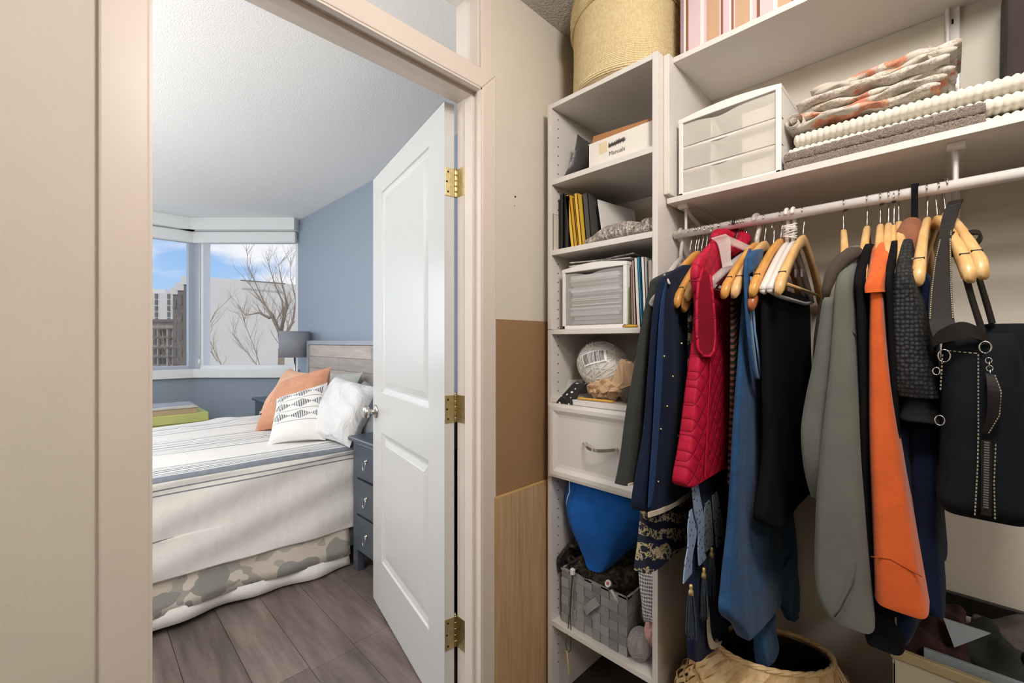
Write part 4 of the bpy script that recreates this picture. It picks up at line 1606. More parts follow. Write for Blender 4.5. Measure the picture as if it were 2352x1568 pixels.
mb.rings([[on_ball(lerp(-0.046, 0.046, i / 14), lerp(-0.026, 0.022, k / 6), 0.0868) for i in range(15)] for k in range(7)], False)
mb.build('label', M_lab, yb)
u = -0.040
rnd = random.Random(5)
while u < 0.034:
    w_ = rnd.choice((0.0012, 0.0018, 0.003))
    bb.rings([[on_ball(u, lerp(-0.020, 0.018, k / 6), 0.0873) for k in range(7)], [on_ball(u + w_, lerp(-0.020, 0.018, k / 6), 0.0873) for k in range(7)]], False)
    u += w_ + rnd.choice((0.0010, 0.0016, 0.0024))
o = bb.build('barcode', M_ink, yb)
o['kind'] = 'stuff'
yarn_ball('yarn_ball', 'second white yarn ball half hidden behind the dark jacket', (1.32, 0.675, 1.145), 0.07, (0.9, 1.0, 1.1), M_yarnw, seed=8, film=True)
# crumpled clear film tail
mb, uv = pillow_mb((1.20, 0.955, 1.075), (1.235, 0.905, 1.07), (1.26, 0.90, 1.125), (1.24, 0.955, 1.12), 0.014, 10, 9, 0.005)
o = mb.build('wrapper_tail', M_film, yb)
# dotted pouch
t = NT('polka_dot_cloth')
vv = t.coord('Object', (62, 62, 62), (0.4, 0.3, 0.6))
d_ = t.voro(vv, 1.0)
try:
    pass
finally:
    vn = [n for n in t.n if n.type == 'TEX_VORONOI'][0]
    vn.inputs['Randomness'].default_value = 0.35
t.link(t.mix(t.math('LESS_THAN', d_, 0.27), C('#1f1d1e'), C('#ece8e3')), t.p.inputs['Base Color'])
t.p.inputs['Roughness'].default_value = 0.8
M_dot = t.m
mb, uv = pillow_mb((1.166, 0.957, 1.04), (1.166, 0.885, 1.04), (1.215, 0.862, 1.115), (1.235, 0.915, 1.118), 0.022, 14, 5, 0.003)
setp(mb.build('dotted_pouch', M_dot, None, smooth=True), 'black pouch with white polka dots hanging over the shelf edge', 'pouch')
# crumpled kraft paper
M_kraft = plain('crumpled_kraft_paper', '#c6a583', 0.8, var=0.12, vscale=30)
rnd = random.Random(12)
mb = MB()
rings = []
for i in range(15):
    a = i / 14
    ring = []
    for q in range(18):
        t_ = 2 * PI * q / 18
        rr = (0.052 * math.sin(PI * (0.1 + 0.86 * a)) ** 0.6) * rnd.uniform(0.72, 1.2)
        ring.append((1.235 + rr * 0.95 * math.cos(t_), lerp(0.858, 0.688, a) + rnd.uniform(-.006, .006), 1.098 + 0.028 * a * a + rr * 0.72 * math.sin(t_) + (0.05 if a > 0.7 and math.sin(t_) > 0.5 else 0)))
    rings.append(ring)
setp(mb.rings(rings).build('crumpled_paper', M_kraft, None), 'crumpled brown kraft paper in front of the white yarn', 'paper')
M_wool = fabric('dark_taupe_wool', '#5d5350', 0.2, 120, 0.6)
yarn_ball('wool_ball', 'small dark taupe wool ball on the shelf above the drawer', (1.205, 0.690, 1.089), 0.026, (1.0, 1.15, 1.0), M_wool, seed=21, ncoil=18)
pc = thing('pencil', 'yellow pencil lying along the shelf edge above the drawer', 'pencil', (1.185, 0.78, 1.0655))
MB().tube([(1.180, 0.868, 1.0665), (1.190, 0.742, 1.0665)], 0.0038, 6).build('shaft', M_yel, pc)
MB().tube([(1.190, 0.742, 1.0665), (1.191, 0.730, 1.0660)], [0.0038, 0.0008], 6).build('tip', M_boxb, pc)

# ---- lower bay: blue bag, felt basket, yarn
M_bluebag = fabric('royal_blue_cotton', '#1d5fb0', 0.10, 500, 0.4, 0.05)
bb_ = thing('blue_drawstring_bag', 'bright blue cloth bag stuffed under the drawer', 'bag', (1.27, 0.83, 0.5))
rows = [(0.785, 1.20, 1.44, 0.720, 0.968), (0.74, 1.19, 1.46, 0.668, 0.974), (0.69, 1.188, 1.46, 0.668, 0.968), (0.62, 1.19, 1.44, 0.712, 0.940), (0.565, 1.195, 1.42, 0.745, 0.905), (0.525, 1.2, 1.38, 0.772, 0.868), (0.505, 1.205, 1.34, 0.788, 0.848), (0.498, 1.215, 1.32, 0.80, 0.83)]
garment_mb(rows, 0.010, 9, 5, 30, 48, 0.75, 0.9).build('body', M_bluebag, bb_, smooth=True)
MB().tube([(1.180, 0.905, 0.785), (1.181, 0.905, 0.745), (1.179, 0.913, 0.725), (1.180, 0.918, 0.70)], 0.0016, 6).build('drawstring', M_wmetal, bb_, smooth=True)

M_felt = [fabric('grey_felt_%d' % i, c, 0.10, 300, 0.5, 0.1, 90) for i, c in enumerate(('#8f8d8c', '#9c9998', '#838180'))]
fb_ = thing('felt_basket', 'grey woven felt basket with knitting in the lower tower bay', 'basket', (1.33, 0.82, 0.284))
fx0, fx1, fy0, fy1, fz0, fz1 = 1.195, 1.46, 0.695, 0.952, 0.2835, 0.468
mb = MB()
mb.box((fx0 + 0.003, fy0 + 0.003, fz0), (fx1 - 0.003, fy1 - 0.003, fz0 + 0.004))
mb.box((fx0 + 0.003, fy0 + 0.003, fz0), (fx0 + 0.006, fy1 - 0.003, fz1 - 0.004)).box((fx1 - 0.006, fy0 + 0.003, fz0), (fx1 - 0.003, fy1 - 0.003, fz1 - 0.004))
mb.box((fx0 + 0.003, fy0 + 0.003, fz0), (fx1 - 0.003, fy0 + 0.006, fz1 - 0.004)).box((fx0 + 0.003, fy1 - 0.006, fz0), (fx1 - 0.003, fy1 - 0.003, fz1 - 0.004))
mb.build('liner', M_felt[2], fb_)
nc, nr = 8, 6
for face in range(2):
    for r in range(nr):
        for c in range(nc):
            za, zb = fz0 + (fz1 - fz0) * r / nr, fz0 + (fz1 - fz0) * (r + 1) / nr
            over = (r + c) % 2
            th = 0.004 if over else 0.002
            if face == 0:
                ya, yb2 = lerp(fy0, fy1, c / nc), lerp(fy0, fy1, (c + 1) / nc)
                box('strip', (fx0 + 0.003 - th, ya + .0006, za + .0006), (fx0 + 0.003, yb2 - .0006, zb - .0006), M_felt[random.randrange(3)], fb_, 0.0008)
            else:
                xa, xb2 = lerp(fx0, fx1, c / nc), lerp(fx0, fx1, (c + 1) / nc)
                box('strip', (xa + .0006, fy0 + 0.003 - th, za + .0006), (xb2 - .0006, fy0 + 0.003, zb - .0006), M_felt[random.randrange(3)], fb_, 0.0008)
mb = MB()
mb.box((fx0 - 0.001, fy0 - 0.001, fz1 - 0.007), (fx0 + 0.006, fy1 + 0.001, fz1)).box((fx0, fy0 - 0.001, fz1 - 0.007), (fx1, fy0 + 0.006, fz1)).box((fx0, fy1 - 0.006, fz1 - 0.007), (fx1, fy1 + 0.001, fz1)).box((fx1 - 0.006, fy0, fz1 - 0.007), (fx1, fy1, fz1))
mb.build('rim', M_felt[1], fb_)
MB().ribbon([(fx0 - 0.002, 0.850, 0.360), (fx0 - 0.012, 0.842, 0.370), (fx0 - 0.015, 0.825, 0.390), (fx0 - 0.010, 0.808, 0.408), (fx0 - 0.002, 0.802, 0.414)], (0, 0.75, 0.65), 0.026, 0.003).build('handle', M_felt[1], fb_)

# dark knitting heaped inside
t = NT('dark_variegated_wool')
v_ = t.coord()
f = t.noise(v_, 55, 4, 0.6)
t.link(t.ramp(f, [(0.35, C('#17161a')), (0.5, C('#2b2722')), (0.62, C('#5b4a35')), (0.72, C('#26242a'))]), t.p.inputs['Base Color'])
t.p.inputs['Roughness'].default_value = 0.95
t.bump(t.noise(v_, 160, 3), 0.9, 0.006)
M_vwool = t.m
kn_ = thing('dark_knitting', 'dark variegated knitting heaped in the grey felt basket', 'knitting', (1.33, 0.82, 0.45))
rings = []
rnd = random.Random(31)
for zz, s_ in ((0.40, 0.92), (0.455, 0.95), (0.485, 0.93), (0.50, 0.75), (0.515, 0.45), (0.52, 0.1)):
    ring = []
    for q in range(40):
        a = 2 * PI * q / 40
        cx = math.copysign(abs(math.cos(a)) ** 0.5, math.cos(a))
        cy = math.copysign(abs(math.sin(a)) ** 0.5, math.sin(a))
        wobz = 0.012 * math.sin(5 * a + 3) * (zz > 0.46) + (0.02 * max(0, -math.sin(a)) if zz > 0.46 else 0)
        ring.append((1.3275 + (0.122 * s_) * cx, 0.8235 + (0.118 * s_) * cy, zz + wobz))
    rings.append(ring)
MB().rings(rings).build('heap', M_vwool, kn_, smooth=True)
mb = MB()
for k in range(26):
    p = Vector((1.20 + rnd.uniform(0, .16), rnd.uniform(0.72, 0.945), 0.478 + rnd.uniform(-.006, .025)))
    pts = [p + Vector((0.016 * math.cos(2 * PI * q / 9) * rnd.uniform(.8, 1.2), 0.018 * math.sin(2 * PI * q / 9), 0.007 * math.sin(4 * PI * q / 9 + k))) for q in range(9)]
    mb.tube(pts, 0.005, 6, True)
for k in range(7):
    y = 0.958 - 0.004 * k
    mb.tube([(1.20 + 0.02 * k, 0.962, 0.45), (1.19 + 0.02 * k, 0.958, 0.50), (1.215 + 0.02 * k, 0.935, 0.545), (1.25 + 0.02 * k, 0.90, 0.53)], 0.0075, 7)
o = mb.build('loops', M_vwool, kn_, smooth=True)
o['kind'] = 'stuff'
# knitting needle with round cap
nd = thing('knitting_needle', 'pale knitting needle with round cap standing in the felt basket', 'needle', (1.19, 0.75, 0.44))
MB().tube([(1.203, 0.722, 0.425), (1.188, 0.757, 0.490)], 0.0045, 10).build('shaft', M_wmetal, nd, smooth=True)
MB().lathe((1.188, 0.757, 0.490), [(0.001, -0.004), (0.011, -0.004), (0.011, 0.004), (0.001, 0.004)], 16, (-0.8, 0.1, 0.55)).build('cap', M_mela, nd)
MB().lathe((1.1845, 0.7575, 0.4925), [(0.001, -0.001), (0.005, -0.001), (0.005, 0.0012), (0.001, 0.0012)], 12, (-0.8, 0.1, 0.55)).build('cap_dot', plain('red_dot', '#b8543f', 0.4), nd)
# cord with toggle and wooden stick
M_cord = plain('dark_green_cord', '#333c31', 0.8)
cd = thing('drawstring_cord', 'dark green cord hanging over the felt basket with a wooden stick', 'cord', (1.185, 0.90, 0.3))
cp = [(1.186, 0.897, 0.472), (1.184, 0.902, 0.40), (1.183, 0.905, 0.34), (1.18, 0.909, 0.29), (1.163, 0.908, 0.235), (1.160, 0.899, 0.222)]
MB().tube(cp, 0.0016, 6).tube([(1.186, 0.893, 0.472), (1.184, 0.899, 0.41), (1.183, 0.903, 0.34), (1.178, 0.897, 0.285), (1.163, 0.887, 0.226), (1.160, 0.897, 0.217)], 0.0016, 6).build('strand', M_cord, cd, smooth=True)
MB().lathe((1.185, 0.895, 0.468), [(0.004, 0), (0.009, 0.002), (0.009, 0.018), (0.003, 0.022)], 8).build('toggle', M_wmetal, cd)
MB().tube([(1.159, 0.899, 0.222), (1.156, 0.888, 0.15)], [0.0036, 0.0024], 8).build('stick', woodmat('stick_wood', '#b5946a', '#cdb088'), cd)
# yarn on the low shelf
M_yg = fabric('fuzzy_grey_yarn', '#a39c99', 0.08, 160, 0.8, 0.3)
M_yp = fabric('pale_pink_yarn', '#d6aaa6', 0.15, 140, 0.6, 0.2)
M_ym = fabric('maroon_mohair', '#6e4a47', 0.2, 140, 0.9, 0.3)
yarn_ball('yarn_skein', 'fuzzy grey yarn skein at the front of the lowest tower shelf', (1.215, 0.664, 0.333), 0.040, (1.0, 0.85, 1.2), M_yg, seed=41, ncoil=34)
yarn_ball('yarn_skein', 'pale pink yarn skein beside the tower side panel', (1.235, 0.628, 0.377), 0.036, (0.9, 0.72, 1.25), M_yp, seed=42, ncoil=34)
yarn_ball('yarn_skein', 'maroon mohair skein behind the grey and pink skeins', (1.275, 0.655, 0.405), 0.037, (1.0, 0.95, 1.0), M_ym, seed=43, ncoil=34)
# laundry mesh bag
t = NT('white_mesh')
uvn = t.n.new('ShaderNodeUVMap')
uvn.uv_map = 'uv'
mp = t.n.new('ShaderNodeMapping')
mp.inputs['Scale'].default_value = (10, 16, 1)
t.link(uvn.outputs[0], mp.inputs[0])
vd = t.voro(mp.outputs[0], 1.0)
[n for n in t.n if n.type == 'TEX_VORONOI'][0].inputs['Randomness'].default_value = 0.0
t.link(t.mix(t.math('LESS_THAN', vd, 0.36), C('#dad8d8'), C('#4a4a4f')), t.p.inputs['Base Color'])
t.p.inputs['Roughness'].default_value = 0.6
M_mesh = t.m
mg = thing('mesh_bag', 'white honeycomb mesh bag wedged against the tower side panel', 'bag', (1.24, 0.64, 0.5))
mb, uv = pillow_mb((1.198, 0.640, 0.415), (1.20, 0.602, 0.42), (1.215, 0.602, 0.585), (1.21, 0.668, 0.575), 0.04, 18, 8, 0.002)
o = mb.build('mesh', M_mesh, mg, smooth=True)
add_uv(o, uv)
mb, uv = pillow_mb((1.235, 0.650, 0.40), (1.235, 0.602, 0.40), (1.245, 0.602, 0.60), (1.245, 0.672, 0.58), 0.04, 12, 8, 0.006)
mb.build('cloth', M_pwhite, mg, smooth=True)

# ---- towels and folded curtain on the long shelf
def ribbed(name):
    return fabric(name, '#e6e0d4', 0.03, 220, 0.4, 0.15)


M_rib = ribbed('cream_ribbed_cotton')
tb = thing('ribbed_blanket', 'cream ribbed blanket folded along the lower shelf', 'blanket', (1.36, 0.05, 1.671))
for (za, zb, xa, xb, ya, yb_) in ((1.6725, 1.706, 1.275, 1.49, -0.34, 0.292), (1.707, 1.740, 1.262, 1.49, -0.34, 0.286), (1.741, 1.774, 1.270, 1.485, -0.34, 0.275)):
    mb = MB()
    rings = []
    ny = int((yb_ - ya) / 0.0016)
    for i in range(ny + 1):
        y = lerp(ya, yb_, i / ny)
        rib = abs(math.sin(PI * (y + 0.3 * 0) / 0.0125))
        endf = min(1, (min(i, ny - i) / 6.0)) ** 0.5
        ring = []
        for q in range(26):
            t_ = 2 * PI * q / 26
            cx = math.copysign(abs(math.cos(t_)) ** 0.35, math.cos(t_))
            cz = math.copysign(abs(math.sin(t_)) ** 0.6, math.sin(t_))
            seg = 0.7 + 0.3 * abs(math.sin(t_ * 6.5))
            off = 0.0042 * rib * seg
            zc = (za + zb) / 2 + 0.006 * math.sin(6 * y + za * 40) * 0.6
            ring.append(((xa + xb) / 2 + ((xb - xa) / 2 - 0.003 + off) * cx * (0.9 + 0.1 * endf), y, zc + ((zb - za) / 2 - 0.003 + off) * cz * (0.55 + 0.45 * endf)))
        rings.append(ring)
    mb.rings(rings).build('fold', M_rib, tb, smooth=True)
t = NT('grey_plush')
v_ = t.coord()
f = t.noise(v_, 330, 3, 0.6)
t.link(t.ramp(f, [(0.3, C('#857263')), (0.7, C('#bfa997'))]), t.p.inputs['Base Color'])
t.p.inputs['Roughness'].default_value = 1.0
t.p.inputs['Sheen Weight'].default_value = 0.4
t.bump(f, 1.0, 0.012)
M_plush = t.m
gt_ = thing('plush_towel', 'taupe grey plush towel folded in front of the cream blanket', 'towel', (1.245, 0.1, 1.671))
rnd = random.Random(14)
for za, zb in ((1.6722, 1.696), (1.694, 1.7175)):
    rings = []
    for i in range(181):
        y = lerp(-0.052, 0.285, i / 180)
        ef = min(1, min(i, 180 - i) / 5) ** 0.5
        ring = []
        for q in range(30):
            t_ = 2 * PI * q / 30
            cx = math.copysign(abs(math.cos(t_)) ** 0.5, math.cos(t_))
            cz = math.copysign(abs(math.sin(t_)) ** 0.6, math.sin(t_))
            j = rnd.uniform(-.0018, .0018)
            ring.append((1.2465 + (0.0145 + j) * cx, y + rnd.uniform(-.0008, .0008), (za + zb) / 2 + ((zb - za) / 2 + 0.8 * j) * cz * (0.7 + 0.3 * ef)))
        rings.append(ring)
    MB().rings(rings).build('fold', M_plush, gt_, smooth=True)


def floral():
    t = NT('floral_curtain_cloth')
    v = t.coord('Object', (1, 1, 1))
    n1 = t.noise(v, 17, 2, 0.5)
    n2 = t.noise(t.coord('Object', (1, 1, 1), (0.7, 0.3, 0.2)), 13, 3, 0.6)
    vein = t.noise(t.coord('Object', (1.2, 1, 1.4)), 40, 5, 0.75)
    base = t.ramp(n2, [(0.35, C('#c3bcb0')), (0.6, C('#d9d2c5'))])
    red = t.ramp(n1, [(0.555, (0, 0, 0, 1)), (0.60, (0.85, 0.85, 0.85, 1))])
    c = t.mix(red, base, t.ramp(vein, [(0.4, C('#c4603f')), (0.6, C('#e0a07a'))]))
    br = t.ramp(t.math('ABSOLUTE', t.math('SUBTRACT', vein, 0.5)), [(0.0, (1, 1, 1, 1)), (0.035, (0, 0, 0, 1))])
    zone = t.ramp(n2, [(0.42, (0, 0, 0, 1)), (0.50, (1, 1, 1, 1))])
    c2 = t.mix(t.math('MULTIPLY', t.math('MULTIPLY', br, zone), 0.75), c, C('#7a5c4a'))
    t.link(c2, t.p.inputs['Base Color'])
    t.p.inputs['Roughness'].default_value = 0.85
    t.bump(t.noise(v, 500, 2), 0.3, 0.001)
    return t.m


M_flor = floral()
fc_ = thing('folded_curtain', 'folded floral curtain with red flowers on top of the cream blanket', 'curtain', (1.36, 0.13, 1.775))
rnd = random.Random(77)
zb = 1.782
layers = [(0.020, 1.262, 0.285, 0.01), (0.020, 1.275, 0.278, 0.0), (0.018, 1.285, 0.262, -0.012), (0.022, 1.268, 0.268, -0.004), (0.020, 1.290, 0.235, -0.015), (0.026, 1.31, 0.245, -0.022)]
for li, (h, xa, ya, yb_) in enumerate(layers):
    rings = []
    p1, p2 = rnd.uniform(0, 6), rnd.uniform(0, 6)
    for i in range(41):
        a = i / 40
        y = lerp(ya, yb_, a)
        ef = min(1, min(i, 40 - i) / 3) ** 0.5
        wave = 0.0035 * math.sin(9 * a + p1) + 0.002 * math.sin(21 * a + p2)
        ring = []
        for q in range(24):
            t_ = 2 * PI * q / 24
            cx = math.copysign(abs(math.cos(t_)) ** 0.55, math.cos(t_))
            cz = math.copysign(abs(math.sin(t_)) ** 0.8, math.sin(t_))
            xf = xa + 0.008 * math.sin(7 * a + p2)
            ring.append(((xf + 1.47) / 2 + (1.47 - xf) / 2 * cx * (0.92 + 0.08 * ef), y, zb + h / 2 + wave + (h / 2 * 1.02) * cz * (0.6 + 0.4 * ef) + 0.002 * math.sin(30 * a + 4 * t_)))
        rings.append(ring)
    MB().rings(rings).build('fold', M_flor, fc_, smooth=True)
    zb += h * 0.93
mb, uv = pillow_mb((1.275, 0.03, 1.86), (1.36, -0.012, 1.775), (1.44, -0.020, 1.905), (1.33, 0.03, 1.91), 0.012, 12, 3, 0.004)
mb.build('flap', M_flor, fc_, smooth=True)
# roll of cloth at the lower left corner of the stack
mb = MB()
pts = []
rings = []
for i in range(30):
    a = i / 29 * 3.4 * PI
    r = 0.005 + 0.0165 * i / 29
    y, z = 0.270 + r * 1.1 * math.cos(a), 1.800 + r * math.sin(a)
    rings.append([(1.258, y, z), (1.40, y, z), (1.40, y + 0.002, z + 0.002), (1.258, y + 0.002, z + 0.002)])
mb.rings(rings).build('rolled_edge', M_flor, fc_, smooth=True)
# dark case at the end of the shelf
M_case = fabric('dark_brown_canvas', '#3d3532', 0.08, 400, 0.3)
dc = thing('dark_case', 'dark brown fabric case standing at the far end of the shelf', 'case', (1.40, -0.2, 1.775))
mb = MB()
pts = [(-0.083, 1.7755), (-0.40, 1.7755), (-0.40, 2.065), (-0.112, 2.065), (-0.086, 2.015)]
mb.rings([[(1.32, y, z) for y, z in pts], [(1.49, y, z) for y, z in pts]]).build('body', M_case, dc, bevel=0.006)
mb = MB()
mb.rings([[(1.318, y, z) for y, z in ((-0.088, 1.94), (-0.40, 1.94), (-0.40, 1.946), (-0.088, 1.946))], [(1.321, y, z) for y, z in ((-0.088, 1.94), (-0.40, 1.94), (-0.40, 1.946), (-0.088, 1.946))]]).build('zip', M_hole, dc)

# ================================================================ hangers
M_hw = woodmat('pale_hanger_wood', '#d2a164', '#e4bf86', (6, 40, 14), 0.35, 0.05)
M_hw2 = woodmat('reddish_hanger_wood', '#9c5330', '#b56a3f', (6, 40, 14), 0.3, 0.05)
M_hw3 = woodmat('honey_hanger_wood', '#c98a3f', '#dda559', (6, 40, 14), 0.3, 0.05)
M_clearp = clearmat('clear_plastic', '#efe7e2', 0.42, 0.12)
M_blackp = plain('black_plastic', '#24211f', 0.35)


def hook_pts(s=1.0, flip=1):
    """wire hook in the local XZ plane, neck at origin, rail centre at z = 0.062"""
    pts = [(0, 0, -0.012), (0, 0, 0.012), (flip * 0.004, 0, 0.024), (flip * 0.013, 0, 0.043)]
    for q in range(14):
        a = math.radians(-35 + 225 * q / 13)
        pts.append((flip * 0.0142 * math.cos(a), 0, 0.062 + 0.0142 * math.sin(a)))
    return pts


def hanger_body(mb, w=0.225, drop=0.14, th=0.013, th2=0.021, hgt=0.030, curve=0.0):
    rings = []
    n = 33
    for i in range(n):
        a = -1 + 2 * i / (n - 1)
        s_ = abs(a)
        x = a * w
        # shoulder profile: short flat neck, sweep, soft droop
        z = -drop * (0.10 * s_ + 0.90 * (s_ * s_ * (3 - 2 * s_)) * 0.55 + 0.405 * s_ * s_)
        z = -drop * (s_ ** 1.35)
        hh = hgt * (0.95 + 0.25 * s_ ** 3) / 2
        tt = lerp(th, th2, s_ ** 2) / 2
        if i in (0, n - 1):
            hh *= 0.7
            tt *= 0.7
        yo = curve * s_ * s_
        ring = []
        for q in range(10):
            t_ = 2 * PI * q / 10
            ring.append((x, yo + tt * math.copysign(abs(math.cos(t_)) ** 0.6, math.cos(t_)), z - 0.008 + hh * math.copysign(abs(math.sin(t_)) ** 0.6, math.sin(t_))))
        rings.append(ring)
    return mb.rings(rings)


def make_hanger(m, name='wooden_hanger', bar=True, notch=True, w=0.225, drop=0.14):
    t = thing(name, 'x', 'hanger', (0, 0, 0), 'wooden hangers on the rail')
    hanger_body(MB(), w, drop).build('body', m, t, smooth=True)
    MB().tube(hook_pts(), 0.0015, 8).build('hook', M_wire, t, smooth=True)
    if bar:
        MB().tube([(-w * 0.86, 0, -drop * 0.93), (w * 0.86, 0, -drop * 0.93)], 0.0045, 8).build('trouser_bar', m, t, smooth=True)
    if notch:
        for s_ in (-1, 1):
            a = 0.86
            z = -drop * a ** 1.35 - 0.008
            MB().box((s_ * w * a - 0.0012, -0.0072, z + 0.011), (s_ * w * a + 0.0012, 0.0072, z + 0.0172)).build('notch', M_hole, t)
    return t


protos = {}


def hanger(label, m, y, rot=0.0, dz=0.0, dx=0.0, tilt=0.0, bar=True, key=None):
    key = (m.name, bar)
    if key not in protos:
        t = make_hanger(m, 'wooden_hanger', bar)
        protos[key] = t
    else:
        src = protos[key]
        t = src.copy()
        COL.objects.link(t)
        for ch in list(src.children):
            c = ch.copy()
            COL.objects.link(c)
            c.parent = t
            c.matrix_parent_inverse = Matrix.Identity(4)
    t.location = (RX + dx, y, RZ - 0.062 + dz)
    t.rotation_euler = (0, tilt, rot)
    t['label'] = label
    return t


HY = {}
hanger('honey wooden hanger carrying the navy tunic with gold dots', M_hw3, 0.510, 0.04)
hanger('honey wooden hanger just right of the navy tunic shoulder, bar below it', M_hw3, 0.487, 0.05, bar=False, dz=-0.006, tilt=-0.04)
hanger('honey wooden hanger low between navy tunic and red vest', M_hw3, 0.468, 0.05, dz=-0.012, tilt=-0.06)
hanger('pale wooden hanger hidden mostly behind the red vest', M_hw, 0.450, 0.02)
hanger('pale wooden hanger inside the red quilted vest', M_hw, 0.420, 0.0)
hanger('honey wooden hanger just left of the denim dress strap', M_hw3, 0.357, -0.02, bar=False)
hanger('pale wooden hanger holding the denim dress strap', M_hw, 0.337, -0.01)
hanger('reddish brown wooden hanger between denim dress and white plastic hangers', M_hw2, 0.318, 0.06, dz=-0.03)
hanger('honey wooden hanger partly behind the white plastic hangers', M_hw3, 0.300, -0.01)
hanger('bare pale wooden hanger in front of the black skirt', M_hw, 0.252, 0.0)
hanger('pale wooden hanger at the hood of the grey sweatshirt', M_hw, 0.172, 0.15)
hanger('pale wooden hanger holding the black top beside the grey sweatshirt', M_hw, 0.129, 0.065)
hanger('pale wooden hanger holding the orange shirt', M_hw, 0.106, 0.07)
hanger('pale wooden hanger directly right of the orange shirt collar', M_hw, 0.092, 0.055, bar=False)
hanger('slim pale wooden hanger squeezed between orange shirt and crochet cardigan', M_hw, 0.083, 0.04, dz=-0.006)
hanger('pale wooden hanger holding the black crochet cardigan', M_hw, 0.075, 0.085)
hanger('bare pale wooden hanger beside the brown scarf', M_hw, 0.030, -0.03)
hanger('pale wooden hanger under the handbag strap, nearer the crochet cardigan', M_hw, 0.015, 0.19, bar=False)
hanger('pale wooden hanger under the handbag strap, outer one with tilted end', M_hw, 0.003, 0.20, dz=0.004, bar=False)


# white plastic pair
def plastic_hanger(label, m, y, name='plastic_hanger', r=0.0065, w=0.215, drop=0.135, rot=0.0):
    t = thing(name, label, 'hanger', (0, 0, 0), None)
    mb = MB()
    pts = []
    for i in range(17):
        a = -1 + i / 8
        s_ = abs(a)
        pts.append((a * w, 0, -0.01 - drop * s_ ** 1.2))
    mb.tube(pts, [r * (1.0 + 0.25 * abs(-1 + i / 8)) for i in range(17)], 10)
    mb.tube([(-w, 0, -0.012 - drop), (-w * 0.6, 0, -0.02 - drop), (w * 0.6, 0, -0.02 - drop), (w, 0, -0.012 - drop)], r * 0.8, 10)
    mb.build('body', m, t, smooth=True)
    MB().tube(hook_pts(), r * 0.72, 10).build('hook', m, t, smooth=True)
    for s_ in (-1, 1):
        MB().tube([(s_ * 0.09, 0, -0.06), (s_ * 0.09, 0.0, -0.085), (s_ * 0.102, 0, -0.085)], 0.003, 6).build('strap_hook', m, t, smooth=True)
    t.location = (RX, y, RZ - 0.062)
    t.rotation_euler = (0, 0, rot)
    return t


M_wplas = plain('white_hanger_plastic', '#e4dcd8', 0.3)
plastic_hanger('white plastic hanger, the left one of the wrapped pair', M_wplas, 0.287, rot=0.01)
plastic_hanger('white plastic hanger, the right one of the wrapped pair', M_wplas, 0.273, rot=0.01)
mb = MB()
rnd = random.Random(6)
for k in range(9):
    z = RZ - 0.062 + 0.004 + k * 0.004
    c = Vector((RX - 0.002, 0.280, z))
    mb.tube([c + Vector((0.013 * math.cos(2 * PI * q / 12), 0.015 * math.sin(2 * PI * q / 12), 0.004 * math.sin(2 * PI * q / 12 + k))) for q in range(12)], 0.0016, 5, True)
o = mb.build('twist_wire', M_wmetal, None, smooth=True)
setp(o, 'clear twist wrapped around the necks of the white plastic hangers', 'twist tie')
plastic_hanger('transparent plastic hanger nearest the tower', M_clearp, 0.560, 'clear_hanger', 0.007, 0.235, 0.15, rot=0.12)
plastic_hanger('transparent plastic hanger above the denim dress', M_clearp, 0.356, 'clear_hanger', 0.0085, 0.20, 0.11, rot=-0.25)
# clear clip on its front
ck = thing('clear_clip', 'clear plastic clip dangling beside the red vest collar', 'clip', (1.2, 0.385, 1.5))
MB().ribbon([(1.12, 0.400, 1.515), (1.13, 0.390, 1.50), (1.13, 0.385, 1.455), (1.128, 0.381, 1.437)], (0.3, -0.9, 0.2), [0.035, 0.03, 0.022, 0.024], 0.008).build('jaw', M_clearp, ck, bevel=0.002)
MB().ribbon([(1.13, 0.387, 1.508), (1.20, 0.365, 1.495), (1.26, 0.350, 1.485)], (0, 0.1, 1), 0.020, 0.006).build('bar', M_clearp, ck, bevel=0.002)
plastic_hanger('black plastic hanger right of the red vest collar', M_blackp, 0.409, 'black_hanger', 0.005, 0.20, 0.13, rot=-0.10)
# plain wire hangers between them
for i, y in enumerate((0.533, 0.517, 0.499, 0.476, 0.465, 0.447, 0.404, 0.398, 0.391, 0.384)):
    if i == 0:
        wp = thing('wire_hanger', 'thin wire hanger hook on the rail among the dark clothes', 'hanger', (0, 0, 0), 'wire hangers among the dark clothes')
        MB().tube(hook_pts(), 0.0015, 8).build('hook', M_wire, wp, smooth=True)
        MB().tube([(0, 0, -0.01), (-0.19, 0, -0.13), (0.19, 0, -0.13)], 0.0016, 6, True).build('triangle', M_wire, wp, smooth=True)
        t = wp
    else:
        t = wp.copy()
        COL.objects.link(t)
        for ch in list(wp.children):
            c = ch.copy()
            COL.objects.link(c)
            c.parent = t
            c.matrix_parent_inverse = Matrix.Identity(4)
    t.location = (RX, y, RZ - 0.062)
    t.rotation_euler = (0, 0, random.uniform(-.05, .05))

